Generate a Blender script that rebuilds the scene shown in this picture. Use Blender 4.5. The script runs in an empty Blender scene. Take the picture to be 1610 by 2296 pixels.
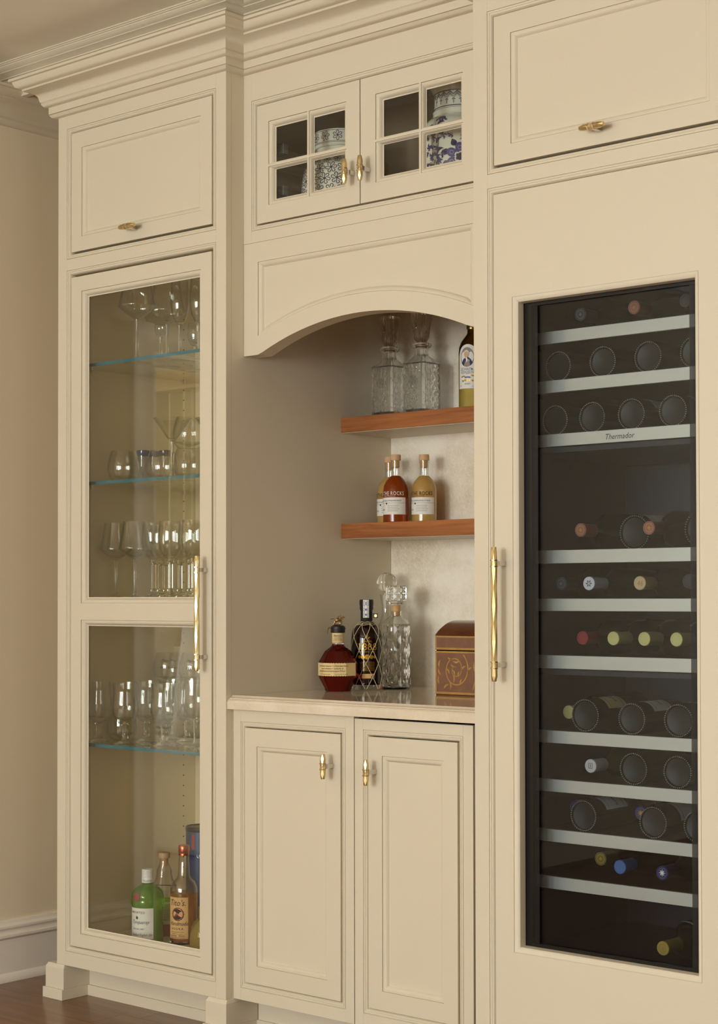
import bpy, bmesh, math, random
from mathutils import Vector, Matrix
random.seed(7)
SC = bpy.context.scene
COL = SC.collection
PI = math.pi

# ------------------------------------------------------------------ camera
cam_d = bpy.data.cameras.new('camera'); cam = bpy.data.objects.new('camera', cam_d); COL.objects.link(cam)
YAW, PITCH, ROLL = -0.7095, 0.0201, -0.0018
_f = Vector((math.sin(YAW)*math.cos(PITCH), math.cos(YAW)*math.cos(PITCH), math.sin(PITCH)))
_r = Vector((math.cos(YAW), -math.sin(YAW), 0)); _u = _r.cross(_f)
_r2 = _r*math.cos(ROLL) + _u*math.sin(ROLL); _u2 = -_r*math.sin(ROLL) + _u*math.cos(ROLL)
cam.matrix_world = Matrix(((_r2.x, _u2.x, -_f.x, 4.0364), (_r2.y, _u2.y, -_f.y, -3.2318), (_r2.z, _u2.z, -_f.z, 1.1827), (0, 0, 0, 1)))
cam_d.sensor_fit = 'AUTO'; cam_d.sensor_width = 36.0
cam_d.lens = 3848.1*36.0/2296.0
cam_d.shift_x = (805-853.96)/2296.0
cam_d.shift_y = (1259.6-1148)/2296.0
cam_d.clip_start = 0.05; cam_d.clip_end = 200
SC.camera = cam

# ------------------------------------------------------------------ world, lights, exposure
w = bpy.data.worlds.new('daylight'); SC.world = w; w.use_nodes = True
w.node_tree.nodes['Background'].inputs[0].default_value = (0.86, 0.93, 1.0, 1)
w.node_tree.nodes['Background'].inputs[1].default_value = 0.8
SC.view_settings.view_transform = 'Standard'; SC.view_settings.look = 'None'
SC.view_settings.gamma = 1.0; SC.view_settings.use_curve_mapping = False
SC.view_settings.exposure = -0.40
SC.cycles.max_bounces = 16; SC.cycles.transparent_max_bounces = 40; SC.cycles.transmission_bounces = 14
SC.cycles.diffuse_bounces = 5; SC.cycles.glossy_bounces = 6
SC.cycles.caustics_refractive = True; SC.cycles.caustics_reflective = False
SC.cycles.blur_glossy = 0.5; SC.cycles.sample_clamp_indirect = 6.0
WINDOWS = [(-0.10, 1.00), (1.35, 2.45), (2.80, 3.90)]       # windows in the wall facing the cabinets (x ranges)
WIN_Z = (0.75, 2.45)
def window_light(name, loc, rot, sx, sy, power, color):
    d = bpy.data.lights.new(name, 'AREA'); d.shape = 'RECTANGLE'; d.size = sx; d.size_y = sy; d.energy = power; d.color = color
    o = bpy.data.objects.new(name, d); COL.objects.link(o); o.location = loc; o.rotation_euler = rot
    return o
DAY = (0.955, 0.985, 0.975)
for (a, b), pw in zip(WINDOWS, (70, 250, 115)):
    window_light('window_daylight', ((a+b)/2, -6.75, (WIN_Z[0]+WIN_Z[1])/2), (PI/2, 0, 0), b-a, WIN_Z[1]-WIN_Z[0], pw, DAY)
window_light('added_next_room_light', (-5.55, -1.6, 1.5), (PI/2, 0, -PI/2), 1.8, 1.7, 330, DAY)  # added light, the next room would be dark without it
window_light('added_right_fill', (8.15, -3.2, 1.6), (PI/2, 0, PI/2), 2.4, 1.7, 40, DAY)  # added fill from the right for the left wall and side-facing panels

# ------------------------------------------------------------------ materials
def lin(c):
    return tuple(((v/255)/12.92 if v/255 <= 0.04045 else ((v/255+0.055)/1.055)**2.4) for v in c)
def newmat(name):
    m = bpy.data.materials.new(name); m.use_nodes = True
    return m, m.node_tree.nodes, m.node_tree.links, m.node_tree.nodes['Principled BSDF']
def pm(name, rgb, rough=0.5, metal=0.0, coat=0.0, spec=0.5, var=0.0, vscale=8.0, bump=0.0, bscale=200.0, trans=0.0, ior=1.45, sss=0.0, aniso=0.0):
    m, N, L, b = newmat(name); c = lin(rgb)
    b.inputs['Base Color'].default_value = (*c, 1); b.inputs['Roughness'].default_value = rough
    b.inputs['Metallic'].default_value = metal; b.inputs['Coat Weight'].default_value = coat
    b.inputs['Coat Roughness'].default_value = 0.08
    b.inputs['Specular IOR Level'].default_value = spec; b.inputs['Transmission Weight'].default_value = trans
    b.inputs['IOR'].default_value = ior
    tc = N.new('ShaderNodeTexCoord')
    if var > 0:
        n = N.new('ShaderNodeTexNoise'); n.inputs['Scale'].default_value = vscale; n.inputs['Detail'].default_value = 4
        L.new(tc.outputs['Object'], n.inputs['Vector'])
        r = N.new('ShaderNodeValToRGB'); e = r.color_ramp.elements
        e[0].position = 0.3; e[1].position = 0.7
        e[0].color = (*[max(0, v*(1-var)) for v in c], 1); e[1].color = (*[min(1, v*(1+var)) for v in c], 1)
        L.new(n.outputs['Fac'], r.inputs['Fac']); L.new(r.outputs['Color'], b.inputs['Base Color'])
    if bump > 0:
        n2 = N.new('ShaderNodeTexNoise'); n2.inputs['Scale'].default_value = bscale; n2.inputs['Detail'].default_value = 2
        L.new(tc.outputs['Object'], n2.inputs['Vector'])
        bp = N.new('ShaderNodeBump'); bp.inputs['Strength'].default_value = bump; bp.inputs['Distance'].default_value = 0.002
        L.new(n2.outputs['Fac'], bp.inputs['Height']); L.new(bp.outputs['Normal'], b.inputs['Normal'])
    return m
def thin_glass(name, tint=(0.97, 0.98, 0.97), boost=1.0, rough=0.0, edge=0.0):
    """clear sheet or thin-walled glass: transparent with a Schlick mirror layer"""
    m, N, L, b = newmat(name); N.remove(b); out = N['Material Output']
    lw = N.new('ShaderNodeLayerWeight'); lw.inputs['Blend'].default_value = 0.5
    p = N.new('ShaderNodeMath'); p.operation = 'POWER'; p.inputs[1].default_value = 5.0; L.new(lw.outputs['Facing'], p.inputs[0])
    k = N.new('ShaderNodeMath'); k.operation = 'MULTIPLY_ADD'; k.inputs[1].default_value = 0.95*boost; k.inputs[2].default_value = 0.045*boost; k.use_clamp = True
    L.new(p.outputs[0], k.inputs[0])
    t = N.new('ShaderNodeBsdfTransparent'); g = N.new('ShaderNodeBsdfGlossy'); g.inputs['Roughness'].default_value = rough
    g.inputs['Color'].default_value = (1, 1, 1, 1)
    if edge > 0:                                    # longer path through the wall at the rim of the silhouette: darker there
        e = N.new('ShaderNodeMath'); e.operation = 'POWER'; e.inputs[1].default_value = 3.0; L.new(lw.outputs['Facing'], e.inputs[0])
        mx = N.new('ShaderNodeMix'); mx.data_type = 'RGBA'; L.new(e.outputs[0], mx.inputs[0])
        mx.inputs[6].default_value = (*tint, 1); mx.inputs[7].default_value = (*[v*(1-edge) for v in tint], 1)
        L.new(mx.outputs[2], t.inputs['Color'])
    else:
        t.inputs['Color'].default_value = (*tint, 1)
    mix = N.new('ShaderNodeMixShader'); L.new(k.outputs[0], mix.inputs[0]); L.new(t.outputs[0], mix.inputs[1]); L.new(g.outputs[0], mix.inputs[2])
    L.new(mix.outputs[0], out.inputs['Surface'])
    return m
def solid_glass(name, color=(1, 1, 1), ior=1.48, rough=0.0):
    m, N, L, b = newmat(name); N.remove(b)
    g = N.new('ShaderNodeBsdfGlass'); g.inputs['Color'].default_value = (*color, 1); g.inputs['IOR'].default_value = ior; g.inputs['Roughness'].default_value = rough
    L.new(g.outputs[0], N['Material Output'].inputs['Surface'])
    return m
def cut_glass(name, clear=0.5):
    """bright lead crystal: part plain see-through, part refracting"""
    m, N, L, b = newmat(name); N.remove(b)
    g = N.new('ShaderNodeBsdfGlass'); g.inputs['IOR'].default_value = 1.45; g.inputs['Color'].default_value = (0.99, 0.99, 0.985, 1); g.inputs['Roughness'].default_value = 0.0
    t = N.new('ShaderNodeBsdfTransparent'); t.inputs['Color'].default_value = (0.985, 0.985, 0.975, 1)
    mix = N.new('ShaderNodeMixShader'); mix.inputs[0].default_value = clear
    L.new(g.outputs[0], mix.inputs[1]); L.new(t.outputs[0], mix.inputs[2]); L.new(mix.outputs[0], N['Material Output'].inputs['Surface'])
    return m
def liquid_glass(name, color, body, fac=0.35, ior=1.36):
    """bottle filled with a coloured spirit: refraction plus a little body colour"""
    m, N, L, b = newmat(name)
    b.inputs['Base Color'].default_value = (*lin(body), 1); b.inputs['Roughness'].default_value = 0.03; b.inputs['Coat Weight'].default_value = 0.6
    g = N.new('ShaderNodeBsdfGlass'); g.inputs['Color'].default_value = (*lin(color), 1); g.inputs['IOR'].default_value = ior; g.inputs['Roughness'].default_value = 0.0
    mix = N.new('ShaderNodeMixShader'); mix.inputs[0].default_value = fac
    L.new(g.outputs[0], mix.inputs[1]); L.new(b.outputs[0], mix.inputs[2]); L.new(mix.outputs[0], N['Material Output'].inputs['Surface'])
    return m
def wood(name, dark, light, scale=(1.2, 30, 30), rough=0.35, coat=0.2, contrast=(0.3, 0.7), rings=0.0):
    m, N, L, b = newmat(name); tc = N.new('ShaderNodeTexCoord'); mp = N.new('ShaderNodeMapping')
    oi = N.new('ShaderNodeObjectInfo'); ad = N.new('ShaderNodeVectorMath'); ad.operation = 'SCALE'; ad.inputs['Scale'].default_value = 0.0
    cmb = N.new('ShaderNodeCombineXYZ'); sc = N.new('ShaderNodeMath'); sc.operation = 'MULTIPLY'; sc.inputs[1].default_value = 37.0
    L.new(oi.outputs['Random'], sc.inputs[0]); L.new(sc.outputs[0], cmb.inputs[0]); L.new(sc.outputs[0], cmb.inputs[1])
    L.new(cmb.outputs[0], mp.inputs['Location'])
    mp.inputs['Scale'].default_value = scale; L.new(tc.outputs['Object'], mp.inputs['Vector'])
    n = N.new('ShaderNodeTexNoise'); n.inputs['Scale'].default_value = 2.2; n.inputs['Detail'].default_value = 8; n.inputs['Roughness'].default_value = 0.62; n.inputs['Distortion'].default_value = 0.6
    L.new(mp.outputs[0], n.inputs['Vector'])
    r = N.new('ShaderNodeValToRGB'); e = r.color_ramp.elements; e[0].position, e[1].position = contrast
    e[0].color = (*lin(dark), 1); e[1].color = (*lin(light), 1)
    L.new(n.outputs['Fac'], r.inputs['Fac'])
    hs = N.new('ShaderNodeHueSaturation'); mr = N.new('ShaderNodeMapRange'); mr.inputs['To Min'].default_value = 0.93; mr.inputs['To Max'].default_value = 1.07
    L.new(oi.outputs['Random'], mr.inputs['Value']); L.new(mr.outputs[0], hs.inputs['Value']); L.new(r.outputs['Color'], hs.inputs['Color'])
    L.new(hs.outputs['Color'], b.inputs['Base Color'])
    b.inputs['Roughness'].default_value = rough; b.inputs['Coat Weight'].default_value = coat; b.inputs['Coat Roughness'].default_value = 0.15
    bp = N.new('ShaderNodeBump'); bp.inputs['Strength'].default_value = 0.12; bp.inputs['Distance'].default_value = 0.001
    L.new(n.outputs['Fac'], bp.inputs['Height']); L.new(bp.outputs['Normal'], b.inputs['Normal'])
    return m
def quartzite(name, base, vein, blotch, rough, bl=0.5):
    m, N, L, b = newmat(name); tc = N.new('ShaderNodeTexCoord')
    big = N.new('ShaderNodeTexNoise'); big.inputs['Scale'].default_value = 5.0; big.inputs['Detail'].default_value = 6; big.inputs['Roughness'].default_value = 0.6
    L.new(tc.outputs['Object'], big.inputs['Vector'])
    r = N.new('ShaderNodeValToRGB'); e = r.color_ramp.elements; e[0].position = 0.36; e[1].position = 0.62
    e[0].color = (*lin(blotch), 1); e[1].color = (*lin(base), 1); L.new(big.outputs['Fac'], r.inputs['Fac'])
    prev = r.outputs['Color']
    for k, (ang, sc) in enumerate([(0.5, 14), (-0.7, 17), (1.25, 13), (-1.4, 16)]):
        mp = N.new('ShaderNodeMapping'); mp.vector_type = 'TEXTURE'; mp.inputs['Rotation'].default_value = (0.2*k, ang, 0.5*k); mp.inputs['Scale'].default_value = (1.0, 0.4, 0.13)
        mp.inputs['Location'].default_value = (k*3.1, k*1.7, 0)
        L.new(tc.outputs['Object'], mp.inputs['Vector'])
        n = N.new('ShaderNodeTexNoise'); n.inputs['Scale'].default_value = sc; n.inputs['Detail'].default_value = 3; n.inputs['Distortion'].default_value = 1.2
        L.new(mp.outputs[0], n.inputs['Vector'])
        a = N.new('ShaderNodeMath'); a.operation = 'SUBTRACT'; a.inputs[1].default_value = 0.5; L.new(n.outputs['Fac'], a.inputs[0])
        ab = N.new('ShaderNodeMath'); ab.operation = 'ABSOLUTE'; L.new(a.outputs[0], ab.inputs[0])
        lt = N.new('ShaderNodeMapRange'); lt.inputs['From Min'].default_value = 0.0; lt.inputs['From Max'].default_value = 0.035
        lt.inputs['To Min'].default_value = bl; lt.inputs['To Max'].default_value = 0.0; L.new(ab.outputs[0], lt.inputs['Value'])
        mx = N.new('ShaderNodeMix'); mx.data_type = 'RGBA'; L.new(lt.outputs[0], mx.inputs[0]); L.new(prev, mx.inputs[6]); mx.inputs[7].default_value = (*lin(vein), 1)
        prev = mx.outputs[2]
    L.new(prev, b.inputs['Base Color']); b.inputs['Roughness'].default_value = rough
    return m

MT = dict(
    paint=pm('cream_paint', (215, 205, 182), 0.42, spec=0.35, bump=0.03, bscale=350),
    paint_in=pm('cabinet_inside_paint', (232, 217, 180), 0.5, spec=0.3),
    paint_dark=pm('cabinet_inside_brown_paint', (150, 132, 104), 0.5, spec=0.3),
    wall=pm('beige_wall_paint', (234, 220, 192), 0.75, spec=0.2, bump=0.04, bscale=180),
    ceiling=pm('ceiling_paint', (243, 236, 220), 0.85, spec=0.1),
    white=pm('white_trim_paint', (240, 233, 220), 0.45, spec=0.35),
    gap=pm('dark_gap', (30, 24, 18), 0.9, spec=0.1),
    floor=wood('brown_oak', (82, 50, 27), (136, 91, 55), (1.0, 16, 16), 0.33, 0.25, (0.28, 0.72)),
    walnut=wood('walnut', (112, 62, 26), (176, 110, 58), (1.6, 26, 26), 0.4, 0.15, (0.25, 0.72)),
    rackwood=wood('dark_rack_wood', (40, 24, 15), (72, 44, 28), (1.0, 14, 14), 0.5, 0.0),
    stone=quartzite('cream_quartzite', (244, 237, 221), (251, 247, 237), (214, 201, 174), 0.28, 0.32),
    counter=quartzite('polished_quartzite', (230, 219, 198), (238, 229, 212), (212, 198, 174), 0.07, 0.12),
    brass=pm('brushed_brass', (218, 196, 142), 0.30, metal=1.0),
    chrome=pm('polished_nickel', (214, 208, 198), 0.07, metal=1.0),
    alu=pm('brushed_aluminium', (214, 214, 200), 0.36, metal=0.55, var=0.03, vscale=3),
    blackframe=pm('black_frame', (18, 18, 17), 0.25),
    fridge=pm('fridge_liner', (30, 33, 40), 0.45),
    fridge2=pm('fridge_panel', (56, 60, 68), 0.45),
    steel=pm('grey_metal', (120, 122, 122), 0.35, metal=0.7),
    pane=thin_glass('window_pane_glass', (0.98, 0.985, 0.97), 1.25),
    winepane=thin_glass('tinted_fridge_glass', (0.84, 0.87, 0.90), 0.5),
    crystal=thin_glass('thin_crystal', (0.97, 0.975, 0.965), 1.5, 0.0, 0.55),
    solid=solid_glass('solid_crystal', (0.985, 0.99, 0.98), 1.47),
    cut=cut_glass('cut_crystal', 0.05),
    shelfglass=thin_glass('shelf_glass', (0.93, 0.96, 0.95), 1.0),
    shelfedge=pm('blue_green_glass_edge', (46, 128, 146), 0.08, spec=0.6, trans=0.25, coat=0.5),
    cobalt=pm('cobalt_glass_rim', (40, 34, 84), 0.06, spec=0.6, coat=0.5),
    china=pm('white_porcelain', (226, 228, 212), 0.12, coat=0.8, var=0.02),
    blue=pm('dark_blue_glaze', (26, 28, 74), 0.12, coat=0.7),
    blue2=pm('cobalt_glaze', (62, 68, 138), 0.14, coat=0.7, var=0.25, vscale=60),
    cork=pm('cork', (204, 160, 104), 0.7, var=0.12, vscale=90),
    corkwood=pm('pale_wood_stopper', (206, 168, 128), 0.55, var=0.06, vscale=60),
    cream=pm('cream_paper', (224, 198, 142), 0.7, var=0.04, vscale=40),
    paper=pm('white_paper', (232, 230, 220), 0.6),
    tan=pm('tan_paper', (222, 180, 118), 0.65, var=0.03),
    ink=pm('black_ink', (30, 26, 22), 0.7),
    redink=pm('red_ink', (150, 48, 44), 0.7),
    goldink=pm('gold_print', (190, 146, 50), 0.35, metal=0.6),
    whiteink=pm('white_print', (238, 236, 228), 0.6),
    blueink=pm('blue_print', (92, 106, 168), 0.6),
    blacksoft=pm('black_wax', (34, 30, 27), 0.45, var=0.2, vscale=60),
    bronze=pm('antique_gold_metal', (176, 140, 88), 0.28, metal=1.0),
    twine=pm('pale_twine', (214, 200, 160), 0.8),
    greenglass=liquid_glass('green_bottle_glass', (190, 235, 24), (104, 156, 2), 0.35),
    amberliq=liquid_glass('bourbon', (206, 66, 24), (104, 24, 8), 0.30),
    darkrum=liquid_glass('dark_rum', (86, 26, 18), (36, 12, 9), 0.6),
    oldfash=liquid_glass('amber_cocktail', (222, 116, 34), (166, 74, 16), 0.5),
    cosmo=liquid_glass('cloudy_cocktail', (226, 190, 120), (198, 160, 90), 0.75),
    goldliq=liquid_glass('golden_spirit', (232, 184, 84), (170, 116, 30), 0.45),
    tealiq=liquid_glass('pale_brown_spirit', (206, 140, 84), (150, 84, 40), 0.4),
    paleliq=liquid_glass('pale_yellow_spirit', (238, 226, 170), (190, 170, 90), 0.25),
    olive=thin_glass('tinted_shoulder_glass', (0.36, 0.24, 0.07), 1.3), lime=pm('lime_print', (150, 176, 92), 0.6),
    copper=pm('copper_foil', (206, 112, 84), 0.25, metal=0.9),
    whitecap=pm('white_screw_cap', (232, 230, 224), 0.35),
    tube=pm('blue_tin', (36, 70, 104), 0.32, metal=0.2),
    tubecap=pm('dark_tin', (40, 40, 40), 0.35, metal=0.5),
    winegreen=pm('dark_green_wine_glass', (20, 22, 14), 0.16, spec=0.6),
    wineolive=liquid_glass('olive_wine_glass', (120, 130, 30), (58, 62, 10), 0.6),
    winebase=pm('dark_bottle_base_glass', (22, 24, 20), 0.42, spec=0.35),
    knurl=pm('pale_knurled_glass', (150, 152, 142), 0.1, spec=0.8, coat=0.7),
    boxwood=pm('mahogany', (92, 44, 20), 0.22, coat=0.6, var=0.3, vscale=14),
    boxpaint=pm('painted_brown_panel', (120, 82, 60), 0.5, var=0.12, vscale=30),
    boxgold=pm('gold_paint', (168, 128, 62), 0.45, var=0.15, vscale=50),
    skin=pm('printed_skin_tone', (214, 170, 138), 0.7), suit=pm('printed_navy', (48, 62, 84), 0.7), hair=pm('printed_white', (222, 214, 204), 0.7),
    backdrop=pm('printed_grey_brown', (150, 140, 124), 0.7),
    drape=pm('patterned_drape', (196, 182, 146), 0.9, var=0.22, vscale=9), sofa=pm('linen', (226, 222, 214), 0.95, bump=0.3, bscale=400),
    goldwood=pm('gold_cornice', (170, 136, 72), 0.5),
)
def dotted(name, k=2250.0):
    m, N, L, b = newmat(name); tc = N.new('ShaderNodeTexCoord'); sp = N.new('ShaderNodeSeparateXYZ'); L.new(tc.outputs['Object'], sp.inputs[0])
    sn = []
    for ax_ in ('X', 'Z'):
        q = N.new('ShaderNodeMath'); q.operation = 'MULTIPLY'; q.inputs[1].default_value = k; L.new(sp.outputs[ax_], q.inputs[0])
        z = N.new('ShaderNodeMath'); z.operation = 'SINE'; L.new(q.outputs[0], z.inputs[0]); sn.append(z)
    pr = N.new('ShaderNodeMath'); pr.operation = 'MULTIPLY'; L.new(sn[0].outputs[0], pr.inputs[0]); L.new(sn[1].outputs[0], pr.inputs[1])
    gt = N.new('ShaderNodeMath'); gt.operation = 'GREATER_THAN'; gt.inputs[1].default_value = -0.05; L.new(pr.outputs[0], gt.inputs[0])
    b.inputs['Base Color'].default_value = (0.01, 0.01, 0.01, 1); b.inputs['Roughness'].default_value = 0.3
    t = N.new('ShaderNodeBsdfTransparent'); mix = N.new('ShaderNodeMixShader'); L.new(gt.outputs[0], mix.inputs[0]); L.new(t.outputs[0], mix.inputs[1]); L.new(b.outputs[0], mix.inputs[2])
    L.new(mix.outputs[0], N['Material Output'].inputs['Surface']); return m
MT['frit'] = dotted('printed_dot_border')
def capmat(name, rgb, metal=0.2): 
    if name not in MT: MT[name] = pm(name, rgb, 0.35, metal=metal, spec=0.5)
    return MT[name]

# ------------------------------------------------------------------ mesh helpers
class MB:
    def __init__(s): s.v = []; s.f = []
    def add(s, vs, fs):
        o = len(s.v); s.v += [tuple(p) for p in vs]; s.f += [tuple(i+o for i in f) for f in fs]; return s
    def box(s, x0, x1, y0, y1, z0, z1):
        return s.add([(x0,y0,z0),(x1,y0,z0),(x1,y1,z0),(x0,y1,z0),(x0,y0,z1),(x1,y0,z1),(x1,y1,z1),(x0,y1,z1)],
                     [(0,3,2,1),(4,5,6,7),(0,1,5,4),(1,2,6,5),(2,3,7,6),(3,0,4,7)])
    def lathe(s, prof, n=32, c=(0,0,0), rmod=None, a0=0.0):
        vs = []; rings = []
        for (r, z) in prof:
            if r < 1e-6: rings.append([len(vs)]); vs.append((c[0], c[1], c[2]+z))
            else:
                ids = []
                for k in range(n):
                    a = a0+2*PI*k/n; rr = r*(rmod(a, z) if rmod else 1.0)
                    ids.append(len(vs)); vs.append((c[0]+rr*math.cos(a), c[1]+rr*math.sin(a), c[2]+z))
                rings.append(ids)
        fs = []
        for A, B in zip(rings, rings[1:]):
            if len(A) == 1 and len(B) == 1: continue
            if len(A) == 1: fs += [(A[0], B[(k+1) % n], B[k]) for k in range(n)]
            elif len(B) == 1: fs += [(A[k], A[(k+1) % n], B[0]) for k in range(n)]
            else: fs += [(A[k], A[(k+1) % n], B[(k+1) % n], B[k]) for k in range(n)]
        return s.add(vs, fs)
    def tube(s, pts, rad, n=6, closed=False):
        pts = [Vector(p) for p in pts]; m = len(pts); vs = []; fs = []
        up = Vector((0.13, 0.21, 0.97))
        for i, p in enumerate(pts):
            a = pts[(i-1) % m] if (closed or i > 0) else p; b = pts[(i+1) % m] if (closed or i < m-1) else p
            t = (b-a)
            if t.length < 1e-9: t = Vector((0, 0, 1))
            t.normalize(); sx = t.cross(up)
            if sx.length < 1e-3: sx = t.cross(Vector((1, 0, 0)))
            sx.normalize(); sy = t.cross(sx)
            r = rad[i] if isinstance(rad, (list, tuple)) else rad
            for k in range(n):
                an = 2*PI*k/n; vs.append(p+sx*(r*math.cos(an))+sy*(r*math.sin(an)))
        for i in range(m if closed else m-1):
            j = (i+1) % m
            for k in range(n): fs.append((i*n+k, i*n+(k+1) % n, j*n+(k+1) % n, j*n+k))
        if not closed:
            fs.append(tuple(range(n-1, -1, -1))); fs.append(tuple((m-1)*n+k for k in range(n)))
        return s.add(vs, fs)
    def ring(s, x0, x1, z0, z1, prof):
        """moulding swept round a rectangle in the xz plane; prof = (inset, y)"""
        n = len(prof); vs = []; fs = []
        for (o, y) in prof:
            vs += [(x0+o, y, z0+o), (x1-o, y, z0+o), (x1-o, y, z1-o), (x0+o, y, z1-o)]
        for i in range(n-1):
            for k in range(4):
                j = (k+1) % 4; fs.append((i*4+k, i*4+j, i*4+4+j, i*4+4+k))
        return s.add(vs, fs)
    def sweep(s, path, prof, closed=False, side=1):
        """profile (p, z) pushed out sideways along a plan polyline with mitred corners"""
        P = [Vector(p) for p in path]; m = len(P); off = []
        for i in range(m):
            ns = []
            if i > 0 or closed:
                d = (P[i]-P[i-1]).normalized(); ns.append(Vector((d.y, -d.x))*side)
            if i < m-1 or closed:
                d = (P[(i+1) % m]-P[i]).normalized(); ns.append(Vector((d.y, -d.x))*side)
            if len(ns) == 1: off.append(ns[0])
            else:
                b = (ns[0]+ns[1]); b = b/max(1e-6, b.dot(ns[0])); off.append(b)
        n = len(prof); vs = []; fs = []
        for i in range(m):
            for (p, z) in prof: q = P[i]+off[i]*p; vs.append((q.x, q.y, z))
        for i in range(m-1):
            for k in range(n-1): fs.append((i*n+k, (i+1)*n+k, (i+1)*n+k+1, i*n+k+1))
        fs.append(tuple(range(n))); fs.append(tuple((m-1)*n+k for k in range(n-1, -1, -1)))
        return s.add(vs, fs)
    def poly(s, pts): return s.add(pts, [tuple(range(len(pts)))])
    def prism(s, pts, y0, y1):
        """polygon (x, z) extruded along y"""
        n = len(pts); vs = [(x, y0, z) for x, z in pts]+[(x, y1, z) for x, z in pts]
        fs = [tuple(range(n)), tuple(range(2*n-1, n-1, -1))]+[(k, k+n, (k+1) % n+n, (k+1) % n) for k in range(n)]
        return s.add(vs, fs)
    def mesh(s, name, mat, smooth=False):
        me = bpy.data.meshes.new(name); me.from_pydata(s.v, [], s.f); me.materials.append(MT[mat] if isinstance(mat, str) else mat)
        bm = bmesh.new(); bm.from_mesh(me); bmesh.ops.recalc_face_normals(bm, faces=bm.faces); bm.to_mesh(me); bm.free()
        if smooth:
            me.polygons.foreach_set('use_smooth', [True]*len(me.polygons))
            try: me.set_sharp_from_angle(angle=math.radians(38))
            except Exception: pass
        me.update(); return me
    def build(s, name, mat, parent=None, smooth=False, bevel=0.0, keep=False):
        o = bpy.data.objects.new(name, s.mesh(name, mat, smooth)); COL.objects.link(o)
        if parent is not None: o.parent = parent
        if bevel > 0:
            b = o.modifiers.new('edge', 'BEVEL'); b.width = bevel; b.segments = 2; b.limit_method = 'ANGLE'; b.angle_limit = math.radians(40)
        return o
def put(me, name, parent=None, loc=None, rot=None):
    o = bpy.data.objects.new(name, me); COL.objects.link(o)
    if parent is not None: o.parent = parent
    if loc is not None: o.location = loc
    if rot is not None: o.rotation_euler = rot
    return o
def tag(o, label, cat, group=None):
    o['label'] = label; o['category'] = cat
    if group: o['group'] = group
    return o
def thing(name, label, cat, loc=(0,0,0), rot=(0,0,0), group=None):
    o = bpy.data.objects.new(name, None); COL.objects.link(o); o.empty_display_size = 0.05
    o.location = loc; o.rotation_euler = rot
    return tag(o, label, cat, group)
def struct(o): o['kind'] = 'structure'; return o
def copy_tree(o, loc, rot=None):
    c = o.copy(); COL.objects.link(c); c.location = loc
    if rot is not None: c.rotation_euler = rot
    for ch in list(o.children):
        d = ch.copy(); COL.objects.link(d); d.parent = c
        for g in list(ch.children):
            e = g.copy(); COL.objects.link(e); e.parent = d
    return c
# mappings of flat artwork (u right, v up) on to surfaces
def on_cyl(R, a0=0.0, off=0.0004): return lambda u, v, o=0.0: ((R+off+o)*math.cos(a0+u/R), (R+off+o)*math.sin(a0+u/R), v)
def on_rev(rf, a0=0.0, off=0.0006, R0=None):
    def g(u, v, o=0.0):
        r = rf(v)+off+o; a = a0+u/(R0 or rf(v)); return (r*math.cos(a), r*math.sin(a), v)
    return g
def on_front(y): return lambda u, v, o=0.0: (u, y-o, v)
def patch(mb, f, u0, u1, v0, v1, nu=12, nv=1, o=0.0):
    vs = [f(u0+(u1-u0)*i/nu, v0+(v1-v0)*j/nv, o) for j in range(nv+1) for i in range(nu+1)]
    return mb.add(vs, [(j*(nu+1)+i, j*(nu+1)+i+1, (j+1)*(nu+1)+i+1, (j+1)*(nu+1)+i) for j in range(nv) for i in range(nu)])
def ribbon(mb, f, pts, width, o=0.0):
    n = len(pts); vs = []
    for i, (x, y) in enumerate(pts):
        a = pts[max(0, i-1)]; b = pts[min(n-1, i+1)]; dx, dy = b[0]-a[0], b[1]-a[1]; l = math.hypot(dx, dy) or 1
        wd = (width(i/(n-1)) if callable(width) else width)/2
        vs += [f(x-dy/l*wd, y+dx/l*wd, o), f(x+dy/l*wd, y-dx/l*wd, o)]
    return mb.add(vs, [(2*i, 2*i+1, 2*i+3, 2*i+2) for i in range(n-1)])
def disc(mb, f, cu, cv, r, n=20, o=0.0, sx=1.0, rot=0.0, lob=None):
    pts = []
    for k in range(n):
        a = 2*PI*k/n; rr = r*(lob(a) if lob else 1)
        x = rr*math.cos(a)*sx; y = rr*math.sin(a); pts.append((cu+x*math.cos(rot)-y*math.sin(rot), cv+x*math.sin(rot)+y*math.cos(rot)))
    vs = [f(cu, cv, o)]+[f(x, y, o) for x, y in pts]
    return mb.add(vs, [(0, k+1, (k+1) % n+1) for k in range(n)])
def leaf(mb, f, u, v, ang, ln, wd, o=0.0, bend=0.25):
    L_, R_ = [], []
    for i in range(9):
        t = i/8; x = ln*t; c = bend*ln*math.sin(PI*t)*0.5; h = wd*math.sin(PI*t**0.8)/2
        L_.append((x, c+h)); R_.append((x, c-h))
    pts = L_+R_[::-1]; ca, sa = math.cos(ang), math.sin(ang)
    q = [(u+x*ca-y*sa, v+x*sa+y*ca) for x, y in pts]; m = len(q)
    return mb.add([f(x, y, o) for x, y in q], [(i, i+1, m-2-i, m-1-i) for i in range(8)])
_tc = {}
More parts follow.
